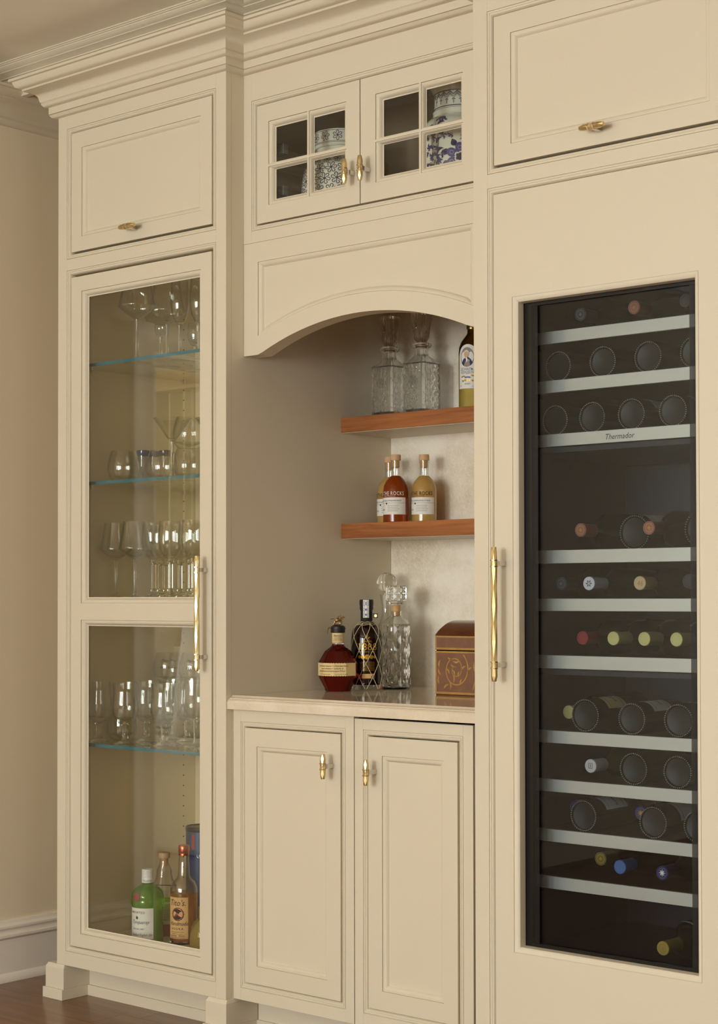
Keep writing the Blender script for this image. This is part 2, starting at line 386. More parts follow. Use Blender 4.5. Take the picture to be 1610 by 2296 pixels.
def text2d(s, size, shear=0.0, space=1.0, align='CENTER'):
    key = (s, shear, space, align)
    if key not in _tc:
        cu = bpy.data.curves.new('lettering', 'FONT'); cu.body = s; cu.size = 1.0; cu.shear = shear; cu.space_character = space; cu.align_x = align; cu.resolution_u = 2
        o = bpy.data.objects.new('lettering', cu); me = bpy.data.meshes.new_from_object(o)
        _tc[key] = ([(v.co.x, v.co.y) for v in me.vertices], [tuple(p.vertices) for p in me.polygons])
        bpy.data.objects.remove(o); bpy.data.curves.remove(cu); bpy.data.meshes.remove(me)
    vs, fs = _tc[key]
    return [(x*size, y*size) for x, y in vs], fs
def write(mb, f, s, u, v, size, shear=0.0, space=1.0, align='CENTER', o=0.0003, umin=None, stretch=1.0):
    vs, fs = text2d(s, size, shear, space, align)
    return mb.add([f(u+x*stretch, v+y, o) for x, y in vs], fs)
# ------------------------------------------------------------------ things whose parts are modelled in room coordinates
WORLD = {}
_build0 = MB.build
def _build(s, name, mat, parent=None, smooth=False, bevel=0.0, keep=False):
    o = _build0(s, name, mat, parent, smooth, bevel)
    if parent is not None and parent.name in WORLD and not keep: o.matrix_parent_inverse = Matrix.Translation(-WORLD[parent.name])
    return o
MB.build = _build
def wthing(name, label, cat, loc, group=None):
    o = thing(name, label, cat, loc, group=group); WORLD[o.name] = Vector(loc); return o

CEIL = 2.82; WX = -0.308; WY = 0.70; YM = 0.0675; YB = 0.0273
X1 = 0.712; X2 = 1.5538; X3 = 2.296; CT = 0.917

# ------------------------------------------------------------------ room
m = MB(); m.box(-5.4, 8.0, -6.6, 0.72, -0.06, -0.012)
floor = struct(m.build('floor', 'floor'))
pl = MB().box(0, 1, 0, 0.125, -0.0125, 0.0).mesh('plank', 'floor')
def plank(x0, x1, y0):
    mm = MB().box(x0, x1, y0+0.0002, y0+0.1248, -0.0125, 0.0)
    return mm.build('plank', 'floor', floor, bevel=0.0004)
rr = random.Random(3)
y = -1.75
while y < 0.62:
    x = -0.30-rr.random()*0.9
    if y < -0.70: x -= 1.2
    while x < 2.6:
        ln = 0.9+rr.random()*0.9
        plank(max(x, -0.305) if y > -0.7 else x, x+ln-0.0004, y); x += ln
    y += 0.125
m = MB().box(-5.4, 8.0, -6.6, -1.75, -0.0125, 0.0).box(2.6, 8.0, -1.75, 0.72, -0.0125, -0.0005).box(-5.4, -2.45, -1.75, 0.72, -0.0125, -0.0005)
m.build('floor_field', 'floor', floor)
m = MB(); m.box(-5.4, 8.0, -6.6, 0.82, CEIL, CEIL+0.1); struct(m.build('ceiling', 'ceiling'))
m = MB(); m.box(-0.45, 8.0, WY, WY+0.12, 0, CEIL); struct(m.build('wall_back', 'wall'))
# left wall with the cased opening into the next room
OY0, OY1, OZ = -0.610, -2.6, 1.995
m = MB(); m.box(-0.45, WX, OY0, WY, 0, CEIL).box(-0.45, WX, OY1, OY0, OZ, CEIL).box(-0.45, WX, -6.6, OY1, 0, CEIL)
struct(m.build('wall_left', 'wall'))
m = MB(); m.box(8.0, 8.1, -6.6, -4.4, 0, CEIL).box(8.0, 8.1, -2.0, 0.82, 0, CEIL).box(8.0, 8.1, -4.4, -2.0, 0, 0.75).box(8.0, 8.1, -4.4, -2.0, 2.45, CEIL); struct(m.build('wall_right', 'wall'))
m = MB()
for yy in (-4.4, -3.225, -2.05): m.box(8.02, 8.08, yy, yy+0.05, 0.75, 2.45)
m.box(8.02, 8.08, -4.35, -2.05, 0.75, 0.80).box(8.02, 8.08, -4.35, -2.05, 2.40, 2.45); struct(m.build('window_5', 'white'))  # unseen window, added to frame the right-hand fill
m = MB()
xs = [-5.4]+[v for ab in WINDOWS for v in ab]+[8.0]
for i in range(0, len(xs), 2): m.box(xs[i], xs[i+1], -6.7, -6.6, 0, CEIL)
for a, b in WINDOWS: m.box(a, b, -6.7, -6.6, 0, WIN_Z[0]).box(a, b, -6.7, -6.6, WIN_Z[1], CEIL)
struct(m.build('wall_front', 'wall'))
for k, (a, b) in enumerate(WINDOWS):
    m = MB(); fr = 0.05
    m.box(a, a+fr, -6.68, -6.62, *WIN_Z).box(b-fr, b, -6.68, -6.62, *WIN_Z).box(a+fr, b-fr, -6.68, -6.62, WIN_Z[0], WIN_Z[0]+fr).box(a+fr, b-fr, -6.68, -6.62, WIN_Z[1]-fr, WIN_Z[1])
    c = (a+b)/2; m.box(c-0.03, c+0.03, -6.67, -6.63, WIN_Z[0]+fr, WIN_Z[1]-fr)
    zc = (WIN_Z[0]+WIN_Z[1])/2; m.box(a+fr, c-0.03, -6.67, -6.63, zc-0.02, zc+0.02).box(c+0.03, b-fr, -6.67, -6.63, zc-0.02, zc+0.02)
    struct(m.build('window_%d' % (k+1), 'white'))
# next room: end wall with drapes, opening for the added side light
m = MB(); m.box(-5.4, -0.45, -3.72, -3.6, 0, CEIL); struct(m.build('wall_next_room', 'wall'))
m = MB(); m.box(-5.5, -5.4, -3.6, -2.55, 0, CEIL).box(-5.5, -5.4, -0.65, 0.82, 0, CEIL).box(-5.5, -5.4, -2.55, -0.65, 0, 0.6).box(-5.5, -5.4, -2.55, -0.65, 2.4, CEIL)
struct(m.build('wall_far_left', 'wall'))
m = MB(); m.box(-5.4, -0.45, 0.70, 0.82, 0, CEIL); struct(m.build('wall_next_room_back', 'wall'))
m = MB()
for yy in (-2.55, -1.625, -0.70): m.box(-5.48, -5.42, yy, yy+0.05, 0.6, 2.4)
m.box(-5.48, -5.42, -2.5, -0.7, 0.6, 0.65).box(-5.48, -5.42, -2.5, -0.7, 2.35, 2.4); struct(m.build('window_4', 'white'))  # unseen window, added to frame the next-room light
# trims: casing of the opening
CAS = [(0.0, 0.0), (0.0, 0.014), (0.012, 0.02), (0.03, 0.014), (0.07, 0.016), (0.085, 0.024), (0.105, 0.026), (0.105, 0.0)]
m = MB()
for prof in (CAS,):
    n = len(prof); vs = []
    path = [(OY0, 0.0), (OY0, OZ), (OY1, OZ), (OY1, 0.0)]; dirs = [(1, 0), (1, 1), (-1, 1), (-1, 0)]
    for (yy, zz), (dy, dz) in zip(path, dirs):
        vs += [(WX+h, yy+dy*o, zz+dz*o) for o, h in prof]
    fs = [(i*n+k, i*n+k+1, (i+1)*n+k+1, (i+1)*n+k) for i in range(3) for k in range(n-1)]
    m.add(vs, fs)
m.box(-0.455, WX+0.002, OY0-0.012, OY0-0.0002, 0, OZ).box(-0.455, WX+0.002, OY1+0.0002, OY1+0.012, 0, OZ).box(-0.455, WX+0.002, OY1+0.012, OY0-0.012, OZ-0.012, OZ-0.0002)
struct(m.build('trim_1', 'white', smooth=True))
# baseboard on the left wall
BASE = [(0.0, 0.0), (0.028, 0.0), (0.028, 0.008), (0.023, 0.020), (0.016, 0.026), (0.016, 0.128), (0.018, 0.130), (0.025, 0.136), (0.025, 0.143), (0.018, 0.146), (0.016, 0.152), (0.017, 0.158), (0.022, 0.163), (0.022, 0.169), (0.012, 0.176), (0.010, 0.184), (0.0, 0.186)]
m = MB(); m.sweep([(WX, OY0+0.107), (WX, WY)], BASE, side=1); struct(m.build('baseboard_left', 'white', smooth=True))
# crown mouldings: one profile round the cabinets and along the wall, with a ceiling moulding above
CROWN = [(-0.02, 2.6055), (0.0104, 2.6055), (0.0152, 2.608), (0.019, 2.613), (0.0205, 2.6145), (0.0175, 2.6155), (0.0205, 2.617), (0.0207, 2.637), (0.0297, 2.638), (0.034, 2.642), (0.037, 2.648), (0.0355, 2.650), (0.039, 2.6525), (0.0405, 2.658),
         (0.043, 2.668), (0.050, 2.6755), (0.062, 2.6815), (0.0764, 2.685), (0.0764, 2.6905), (0.083, 2.6915), (0.091, 2.696), (0.0955, 2.704), (0.0973, 2.711), (0.1053, 2.712), (0.1053, 2.7195), (-0.02, 2.7195)]
CEILM = [(-0.02, 2.722), (0.0, 2.722), (0.0, 2.784), (0.010, 2.784), (0.010, 2.788), (0.016, 2.790), (0.024, 2.7955), (0.030, 2.7965), (0.030, 2.799), (0.036, 2.801), (0.042, 2.806), (0.045, 2.8085), (0.045, 2.811), (0.049, 2.8125), (0.049, 2.815), (0.053, 2.816), (0.053, CEIL-0.0003), (-0.02, CEIL-0.0003)]
cabpath = [(0.0, 0.69), (0.0, 0.0), (X1, 0.0), (X1, YM), (X2, YM), (X2, 0.0), (X3, 0.0), (X3, 0.69)]
m = MB(); m.sweep(cabpath, CROWN, side=1); struct(m.build('trim_2', 'paint', smooth=True))
bulk = [(WX, 0.03), (X1-0.03, 0.03), (X1-0.03, YM+0.03), (X2+0.03, YM+0.03), (X2+0.03, 0.03), (3.2, 0.03)]
m = MB(); m.sweep(bulk, CEILM, side=1); struct(m.build('trim_3', 'paint', smooth=True))
WCROWN = [(p, z+0.041 if p <= 0.021 else z+0.0) for p, z in CROWN[1:-1]]
WCROWN = [(0.0, 2.6465), (0.010, 2.6465), (0.0152, 2.650), (0.019, 2.655), (0.0205, 2.657), (0.0207, 2.664), (0.028, 2.666), (0.034, 2.672), (0.0365, 2.682), (0.043, 2.694), (0.056, 2.704), (0.0764, 2.709), (0.0764, 2.7145), (0.083, 2.716), (0.0955, 2.728), (0.0973, 2.735), (0.1053, 2.737), (0.1053, 2.744), (0.0, 2.744)]
m = MB(); m.sweep([(WX, -6.59), (WX, 0.69)], WCROWN, side=1); struct(m.build('trim_4', 'paint', smooth=True))
m = MB(); m.box(WX+0.0005, X1-0.0305, 0.031, 0.69, 2.7445, CEIL-0.001).box(X1-0.0305, 3.2, 0.0985, 0.69, 2.7445, CEIL-0.001); struct(m.build('wall_bulkhead', 'wall'))

# ------------------------------------------------------------------ cabinet joinery
BEAD = [(-0.0005, 0.0), (0.0, 0.0030), (0.0010, 0.0030), (0.0014, 0.0003), (0.0036, -0.0007), (0.0056, 0.0003), (0.0060, 0.0020), (0.0070, 0.0020), (0.0076, 0.0006), (0.0106, 0.0008), (0.0130, 0.0032), (0.0145, 0.0085), (0.0148, 0.022)]
PAN = [(-0.0004, 0.0), (0.0, 0.0036), (0.0008, 0.0036), (0.0011, 0.0016), (0.0040, 0.0016), (0.0072, 0.0026), (0.0105, 0.0048), (0.0132, 0.0085), (0.0142, 0.0104), (0.0152, 0.0107), (0.0175, 0.0112)]
def bead(x0, x1, z0, z1, y): return MB().ring(x0, x1, z0, z1, [(o, y+d) for o, d in BEAD])
def pan(mb, x0, x1, z0, z1, y, deep=0.0): return mb.ring(x0, x1, z0, z1, [(o, y+d*(1+deep)) for o, d in PAN])
def pan4(mb, x0, x1, z0, z1, y, sl, sr, sb, st, deep=0.3):
    n = len(PAN); vs = []; fs = []
    for (o, d) in PAN:
        yy = y+d*(1+deep); vs += [(x0+o*sl, yy, z0+o*sb), (x1-o*sr, yy, z0+o*sb), (x1-o*sr, yy, z1-o*st), (x0+o*sl, yy, z1-o*st)]
    for i in range(n-1):
        for k in range(4): fs.append((i*4+k, i*4+(k+1) % 4, i*4+4+(k+1) % 4, i*4+4+k))
    return mb.add(vs, fs)
def frame_boards(mb, x0, x1, z0, z1, px0, px1, zs, y0, y1):
    """stiles and rails round a column of openings zs = [(z0,z1),...] from bottom to top"""
    mb.box(x0, px0, y0, y1, z0, z1).box(px1, x1, y0, y1, z0, z1)
    lo = z0
    for a, b in zs: mb.box(px0, px1, y0, y1, lo, a); lo = b
    return mb.box(px0, px1, y0, y1, lo, z1)
def faceted_bar(length, r, nseg, taper=0.72):
    """six-sided bar whose facets turn from ring to ring"""
    m = MB(); n = 6; rings = []
    zs = [-length/2, -length/2+0.012]+[-length/2+0.012+(length-0.024)*(k/nseg) for k in range(1, nseg)]+[length/2-0.012, length/2]
    rs = [r*taper, r*0.98]+[r]*(nseg-1)+[r*0.98, r*taper]
    for i, (z, q) in enumerate(zip(zs, rs)):
        ids = []
        for k in range(n):
            a = 2*PI*(k+0.5*(i % 2))/n; ids.append(len(m.v)); m.v.append((q*math.cos(a), q*math.sin(a), z))
        rings.append(ids)
    for i, (A, B) in enumerate(zip(rings, rings[1:])):
        for k in range(n):
            j = (k+1) % n
            if i % 2 == 0: m.f += [(A[k], A[j], B[k]), (A[j], B[j], B[k])]
            else: m.f += [(A[k], B[j], B[k]), (A[k], A[j], B[j])]
    m.f.append(tuple(rings[0][::-1])); m.f.append(tuple(rings[-1])); return m
BAR_LONG = faceted_bar(0.312, 0.0078, 7).mesh('pull_bar', 'brass'); BAR_SHORT = faceted_bar(0.064, 0.0078, 2, 0.66).mesh('pull_bar', 'brass')
def pull(door, x, y, z, vertical=True, long=False, out=0.036):
    """bar pull: brass faceted bar, nickel collars and post; (x, y, z) = centre on the door face"""
    rot = (0, 0, 0) if vertical else (0, PI/2, 0)
    put(BAR_LONG if long else BAR_SHORT, 'pull_bar', door, (x, y-out, z), rot)
    for s in ((-0.118, 0.118) if long else (0.0,)):
        m = MB()
        for d in (-0.0072, 0.0072):
            m.lathe([(0.0070, d-0.0013), (0.0092, d-0.0013), (0.0092, d+0.0013), (0.0070, d+0.0013)], 8, (0, 0, s))
        m.box(-0.0050, 0.0050, 0.0066, out-0.0005, s-0.0055, s+0.0055)
        put(m.mesh('pull_post', 'chrome'), 'pull_post', door, (x, y-out, z), rot)

# ---- tall display cabinet on the left
c = wthing('display_cabinet', 'tall cream display cabinet with glass door, beside the beige wall', 'cabinet', (0.356, 0.3, 0.0))
for x0, x1 in ((0.0005, 0.03), (0.682, X1)): MB().box(x0, x1, 0.0205, 0.686, 0.1026, 2.64).build('side_panel', 'paint', c)
MB().box(0.0305, 0.6815, 0.526, 0.546, 0.168, 2.64).build('back_panel', 'paint_in', c)
MB().box(0.0305, 0.6815, 0.0205, 0.5255, 0.148, 0.168).build('cabinet_floor', 'paint_in', c)
MB().box(0.0305, 0.6815, 0.0205, 0.5255, 2.150, 2.168).build('divider_board', 'paint_in', c)
MB().box(0.0305, 0.0312, 0.0205, 0.525, 0.1685, 2.1495).build('side_lining', 'paint_in', c)
MB().box(0.6808, 0.6815, 0.0205, 0.525, 0.1685, 2.1495).build('side_lining', 'paint_in', c)
vs = []; hole = MB()
z = 0.30
while z < 2.08:
    for yy in (0.4756,):
        n = 8; ring = [(0.0316, yy+0.0024*math.cos(2*PI*k/n), z+0.0024*math.sin(2*PI*k/n)) for k in range(n)]
        hole.poly(ring)
    z += 0.032
hole.build('shelf_pin_holes', 'gap', c)['kind'] = 'stuff'
m = MB(); frame_boards(m, 0.0, X1, 0.1026, 2.64, 0.0395, 0.6725, [(0.1444, 2.1460), (2.1790, 2.5670)], 0.0, 0.020)
m.build('face_frame', 'paint', c, bevel=0.0006)
bead(0.0395, 0.6725, 0.1444, 2.1460, 0.0).build('bead_molding', 'paint', c, smooth=True)
bead(0.0395, 0.6725, 2.1790, 2.5670, 0.0).build('bead_molding', 'paint', c, smooth=True)
YD = 0.0025
m = MB(); frame_boards(m, 0.0585, 0.6540, 2.1985, 2.5500, 0.1036, 0.6110, [(2.2410, 2.5035)], YD, YD+0.02); pan(m, 0.1036, 0.6110, 2.2410, 2.5035, YD)
d = m.build('lift_up_door', 'paint', c, smooth=True)
MB().box(0.1036, 0.6110, YD+0.0108, YD+0.018, 2.2410, 2.5035).build('door_panel', 'paint', d)
pull(d, 0.345, YD, 2.2300, vertical=False)
m = MB(); frame_boards(m, 0.0585, 0.6535, 0.1630, 2.1235, 0.1036, 0.6110, [(0.2020, 1.1155), (1.1640, 2.0796)], YD, YD+0.02)
for a, b in ((0.2020, 1.1155), (1.1640, 2.0796)): pan(m, 0.1036, 0.6110, a, b, YD, 0.35)
d = m.build('glass_door', 'paint', c, smooth=True)
for a, b in ((0.2020, 1.1155), (1.1640, 2.0796)):
    MB().box(0.112, 0.602, YD+0.0155, YD+0.0190, a+0.009, b-0.009).build('pane', 'pane', d)
pull(d, 0.6330, YD, 1.1370, vertical=True, long=True)
def foot(root, x0, x1, ydeep):
    m = MB(); m.box(x0+0.006, x1, -0.006, ydeep, 0.031, 0.092)
    m.box(x0, x1+0.0005, -0.012, ydeep, 0.0, 0.031)
    m.add([(x0+0.006, -0.006, 0.092), (x1, -0.006, 0.092), (x1, ydeep, 0.092), (x0+0.006, ydeep, 0.092), (x0+0.012, 0.0, 0.1024), (x1-0.003, 0.0, 0.1024), (x1-0.003, ydeep, 0.1024), (x0+0.012, ydeep, 0.1024)], [(4,5,6,7), (0,1,5,4), (1,2,6,5), (2,3,7,6), (3,0,4,7)])
    m.build('foot', 'paint', root, bevel=0.0012)
foot(c, -0.0514, 0.0375, 0.11); foot(c, 0.6330, 0.7185, 0.115)
m = MB(); m.box(0.0378, 0.6328, 0.0915, 0.105, 0.031, 0.1024).box(0.0378, 0.6328, 0.0855, 0.105, 0.0, 0.031)
m.build('toe_kick', 'paint', c, bevel=0.0008)

# ---- cabinet over the niche
c = wthing('wall_cabinet', 'cream wall cabinet with two small-paned glass doors above the arch', 'cabinet', (1.133, 0.3, 2.143))
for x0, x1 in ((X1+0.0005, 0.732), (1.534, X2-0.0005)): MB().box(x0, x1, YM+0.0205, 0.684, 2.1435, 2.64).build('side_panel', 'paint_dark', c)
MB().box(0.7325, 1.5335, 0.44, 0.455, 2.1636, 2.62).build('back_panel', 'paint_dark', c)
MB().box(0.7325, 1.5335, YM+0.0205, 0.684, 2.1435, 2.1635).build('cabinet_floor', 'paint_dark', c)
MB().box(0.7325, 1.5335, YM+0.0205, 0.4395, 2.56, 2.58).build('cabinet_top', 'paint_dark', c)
m = MB(); frame_boards(m, X1, X2, 2.1432, 2.64, 0.7420, 1.5240, [(2.1754, 2.5314)], YM, YM+0.02); m.build('face_frame', 'paint', c, bevel=0.0006)
bead(0.7420, 1.5240, 2.1754, 2.5314, YM).build('bead_molding', 'paint', c, smooth=True)
yd = YM+0.0025
for i, (x0, x1, gx0, gx1) in enumerate(((0.7605, 1.1318, 0.8035, 1.0858), (1.1352, 1.5060, 1.1855, 1.4690))):
    m = MB(); z0, z1, ga, gb = 2.1930, 2.5140, 2.2390, 2.4665
    frame_boards(m, x0, x1, z0, z1, gx0, gx1, [(ga, gb)], yd, yd+0.02)
    cx_, cz_ = (gx0+gx1)/2+0.0055, 2.3460
    h = 0.0032
    cells = [(gx0, cx_-h, ga, cz_-h), (cx_+h, gx1, ga, cz_-h), (gx0, cx_-h, cz_+h, gb), (cx_+h, gx1, cz_+h, gb)]
    m.box(cx_-h, cx_+h, yd, yd+0.018, ga, gb).box(gx0, gx1, yd+0.0001, yd+0.018, cz_-h, cz_+h)
    for i_, a in enumerate(cells): pan4(m, *a, yd, *((0.95, 0.42) if i_ % 2 == 0 else (0.42, 0.95)), *((0.95, 0.42) if i_ < 2 else (0.42, 0.95)))
    d = m.build('glazed_door', 'paint', c, smooth=True)
    for a in cells: MB().box(a[0]+0.006, a[1]-0.006, yd+0.0142, yd+0.0170, a[2]+0.006, a[3]-0.006).build('pane', 'pane', d)
    pull(d, 1.1105 if i == 0 else 1.1640, yd, 2.2735, vertical=True)
    if i == 0:
        for zz in (2.285, 2.399):
            m = MB(); m.box(0.7725, 0.8190, 0.112, 0.132, zz-0.014, zz+0.014).box(0.7330, 0.7724, 0.118, 0.128, zz-0.008, zz+0.008)
            h_ = m.build('hinge', 'steel', d, bevel=0.0015)
            MB().box(0.784, 0.808, 0.1112, 0.1119, zz-0.006, zz+0.006).build('hinge_plate', 'blackframe', d)
# ---- arched valance
def arc(x0, x1, zb, zt, n=28):
    cx_ = (x0+x1)/2; hw = (x1-x0)/2; s = zt-zb; R = (hw*hw+s*s)/(2*s); zc = zt-R
    return [(x0+(x1-x0)*k/n, zc+math.sqrt(R*R-(x0+(x1-x0)*k/n-cx_)**2)) for k in range(n+1)]
v = wthing('arched_valance', 'cream arched valance board over the bar niche', 'valance', (1.133, 0.09, 1.837))
low = arc(0.7708, 1.4950, 1.8370, 1.9125); hi = arc(0.7658, 1.5000, 1.8885, 1.9615)
m = MB(); y0, y1 = YM, YM+0.050
xA, xB, zT = X1+0.0006, X2-0.0006, 2.1425
# front frame: stiles, top rail and the arched bottom rail, cut round the sunk field
fx0, fx1, fz1 = 0.7658, 1.5000, 2.0892
m.add([(xA, y0, 1.8370), (fx0, y0, 1.8370), (fx0, y0, zT), (xA, y0, zT)], [(0, 1, 2, 3)])
m.add([(fx1, y0, 1.8370), (xB, y0, 1.8370), (xB, y0, zT), (fx1, y0, zT)], [(0, 1, 2, 3)])
m.add([(fx0, y0, fz1), (fx1, y0, fz1), (fx1, y0, zT), (fx0, y0, zT)], [(0, 1, 2, 3)])
lowx = [(fx0, 1.8370)]+low+[(fx1, 1.8370)]
import bisect
def zat(curve, x):
    for (xa, za), (xb, zb) in zip(curve, curve[1:]):
        if xa <= x <= xb: return za+(zb-za)*(x-xa)/max(1e-9, xb-xa)
    return curve[-1][1]
n = 40
for k in range(n):
    xa, xb = fx0+(fx1-fx0)*k/n, fx0+(fx1-fx0)*(k+1)/n
    m.add([(xa, y0, zat(lowx, xa)), (xb, y0, zat(lowx, xb)), (xb, y0, zat(hi, xb)), (xa, y0, zat(hi, xa))], [(0, 1, 2, 3)])
edge = [(xA, 1.8370)]+low+[(xB, 1.8370)]
for (xa, za), (xb, zb) in zip(edge, edge[1:]): m.add([(xa, y0, za), (xb, y0, zb), (xb, y1, zb), (xa, y1, za)], [(0, 1, 2, 3)])
for (xa, za), (xb, zb) in zip(edge, edge[1:]): m.add([(xa, y1, za), (xb, y1, zb), (xb, y1, zT), (xa, y1, zT)], [(0, 1, 2, 3)])
m.add([(xA, y0, zT), (xB, y0, zT), (xB, y1, zT), (xA, y1, zT)], [(0, 1, 2, 3)])
m.build('valance_board', 'paint', v)
# moulding and field
def loop(o):
    h2 = [(x, z+o) for x, z in hi]
    pts = [(max(fx0+o, min(fx1-o, x)), z) for x, z in h2]
    return [(x, z) for x, z in pts]+[(fx1-o, fz1-o), (fx0+o, fz1-o)]
m = MB(); rings = [[(x, YM+dd, z) for x, z in loop(max(0, o))] for o, dd in PAN]; nn = len(rings[0])
for A, B in zip(rings, rings[1:]):
    m.add(A+B, [(k, (k+1) % nn, (k+1) % nn+nn, k+nn) for k in range(nn)])
m.build('panel_molding', 'paint', v, smooth=False)
m = MB(); yy = YM+0.0112; hl = loop(0.0175)[:-2]
for (xa, za), (xb, zb) in zip(hl, hl[1:]):
    if xb-xa > 1e-6: m.add([(xa, yy, za), (xb, yy, zb), (xb, yy, fz1-0.0175), (xa, yy, fz1-0.0175)], [(0, 1, 2, 3)])
m.build('sunk_panel', 'paint', v)

# ---- niche: stone back and counter
MB().box(X1+0.0005, X2-0.0005, 0.6862, 0.6990, CT, 2.1425).build('stone_backsplash', 'stone')
tag(bpy.data.objects['stone_backsplash'], 'pale veined stone backsplash at the back of the bar niche', 'backsplash')
prof = [(0.62, CT), (0.024, CT), (0.021, CT-0.0035), (0.016, CT-0.0060), (0.0125, CT-0.0072), (0.0125, CT-0.0090), (0.0075, CT-0.0110), (0.0045, CT-0.0150), (0.0035, CT-0.0185), (0.0035, CT-0.0365), (0.62, CT-0.0365)]
m = MB(); n = len(prof)
vs = [(X1+0.0006, yy, zz) for yy, zz in [(0.6855, CT)]+prof[1:-1]+[(0.6855, CT-0.0365)]]; vs += [(X2-0.0006, b_, c_) for _, b_, c_ in vs]
m.add(vs, [tuple(range(n)), tuple(range(2*n-1, n-1, -1))]+[(k, k+n, (k+1) % n+n, (k+1) % n) for k in range(n)])
tag(m.build('countertop', 'counter', smooth=True), 'polished pale stone countertop with moulded edge in the niche', 'countertop')

# ---- base cabinet and panelled appliance front
c = wthing('base_cabinet', 'cream base cabinet with one panelled door, next to the display cabinet', 'cabinet', (0.93, 0.3, 0.0))
m = MB(); frame_boards(m, X1+0.0004, 1.1465, 0.1028, 0.8800, 0.7402, 1.1174, [(0.1353, 0.8470)], YB, YB+0.02); m.build('face_frame', 'paint', c, bevel=0.0006)
bead(0.7402, 1.1174, 0.1353, 0.8470, YB).build('bead_molding', 'paint', c, smooth=True)
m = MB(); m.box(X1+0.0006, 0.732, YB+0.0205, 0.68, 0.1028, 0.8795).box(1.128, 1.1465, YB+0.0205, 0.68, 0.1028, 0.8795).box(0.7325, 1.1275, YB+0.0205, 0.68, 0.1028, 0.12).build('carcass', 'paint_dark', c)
MB().box(0.7325, 1.1275, 0.12, 0.13, 0.121, 0.8795).build('liner', 'gap', c)  # near-black sheet standing in for the shade behind the door gaps
yd = YB-0.001
m = MB(); frame_boards(m, 0.7580, 1.1015, 0.1530, 0.8310, 0.8017, 1.0560, [(0.2000, 0.7830)], yd, yd+0.02); pan(m, 0.8017, 1.0560, 0.2000, 0.7830, yd)
d = m.build('door', 'paint', c, smooth=True)
MB().box(0.8017, 1.0560, yd+0.0108, yd+0.018, 0.2000, 0.7830).build('door_panel', 'paint', d); pull(d, 1.0740, yd, 0.7500)
m = MB(); m.box(0.7195, 1.1460, 0.115, 0.13, 0.0, 0.1025).box(0.7195, 1.1460, 0.109, 0.13, 0.0, 0.031).build('toe_kick', 'paint', c)
c = wthing('undercounter_appliance', 'cream panel-fronted undercounter appliance below the stone counter, beside the wine column', 'appliance', (1.337, 0.3, 0.0))
m = MB(); frame_boards(m, 1.1493, 1.5270, 0.0850, 0.8735, 1.1778, 1.4967, [(0.1353, 0.8466)], YB, YB+0.02); m.build('face_frame', 'paint', c, bevel=0.0006)
bead(1.1778, 1.4967, 0.1353, 0.8466, YB).build('bead_molding', 'paint', c, smooth=True)
m = MB(); frame_boards(m, 1.1962, 1.4800, 0.1520, 0.8300, 1.2413, 1.4372, [(0.1990, 0.7840)], yd, yd+0.02); pan(m, 1.2413, 1.4372, 0.1990, 0.7840, yd)
d = m.build('door', 'paint', c, smooth=True)
MB().box(1.2413, 1.4372, yd+0.0108, yd+0.018, 0.1990, 0.7840).build('door_panel', 'paint', d); pull(d, 1.2190, yd, 0.7440)
MB().box(1.1500, 1.5200, 0.06, 0.66, 0.0, 0.865).build('appliance_body', 'gap', c)
MB().box(1.1500, 1.5400, YB+0.012, 0.055, 0.0, 0.0845).build('toe_kick', 'paint', c)
for x0, x1 in ((1.22, 1.30), (1.345, 1.385), (1.41, 1.465)):
    MB().box(x0, x1, YB+0.0225, YB+0.03, 0.829, 0.8345).build('control_strip', 'steel', c)

# ---- wine column: surround and refrigerator
c = wthing('wine_column_cabinet', 'cream tall cabinet surround with lift-up door above the wine refrigerator', 'cabinet', (1.925, 0.3, 0.0))
m = MB(); frame_boards(m, X2, X3, 0.0, 2.64, 1.5955, 2.2540, [(0.03, 2.1460), (2.1790, 2.5680)], 0.0, 0.020); m.build('face_frame', 'paint', c, bevel=0.0006)
for x0, x1 in ((X2+0.0003, 1.575), (2.275, X3)): MB().box(x0, x1, 0.0205, 0.686, 0, 2.64).build('side_panel', 'paint', c)
MB().box(1.5755, 2.2745, 0.0205, 0.686, 2.150, 2.172).build('divider_board', 'paint', c)
bead(1.5955, 2.2540, 0.03, 2.1460, 0.0).build('bead_molding', 'paint', c, smooth=True)
bead(1.5955, 2.2540, 2.1790, 2.5680, 0.0).build('bead_molding', 'paint', c, smooth=True)
m = MB(); frame_boards(m, 1.6140, 2.2360, 2.1985, 2.5510, 1.6622, 2.1900, [(2.2428, 2.5047)], YD, YD+0.02); pan(m, 1.6622, 2.1900, 2.2428, 2.5047, YD)
d = m.build('lift_up_door', 'paint', c, smooth=True)
MB().box(1.6622, 2.1900, YD+0.0108, YD+0.018, 2.2428, 2.5047).build('door_panel', 'paint', d); pull(d, 1.9120, YD, 2.2310, vertical=False)
WF = wthing('wine_refrigerator', 'built-in wine refrigerator with cream door panel, tall window and metal-fronted racks', 'refrigerator', (1.925, 0.3, 0.03))
ZW0, ZW1, XW0, XW1 = 0.3566, 1.8817, 1.6655, 2.1610
m = MB(); frame_boards(m, 1.6125, 2.2370, 0.0500, 2.1290, XW0, XW1, [(ZW0, ZW1)], 0.0015, 0.0215)
m.ring(XW0, XW1, ZW0, ZW1, [(-0.0003, 0.0015), (0.0, 0.0035), (0.0010, 0.0035), (0.0014, 0.0018), (0.006, 0.0032), (0.0125, 0.0090), (0.0140, 0.0220), (0.0140, 0.028)])
d = m.build('door', 'paint', WF, smooth=True)
pull(d, 1.6405, 0.0015, 1.1405, vertical=True, long=True, out=0.040)
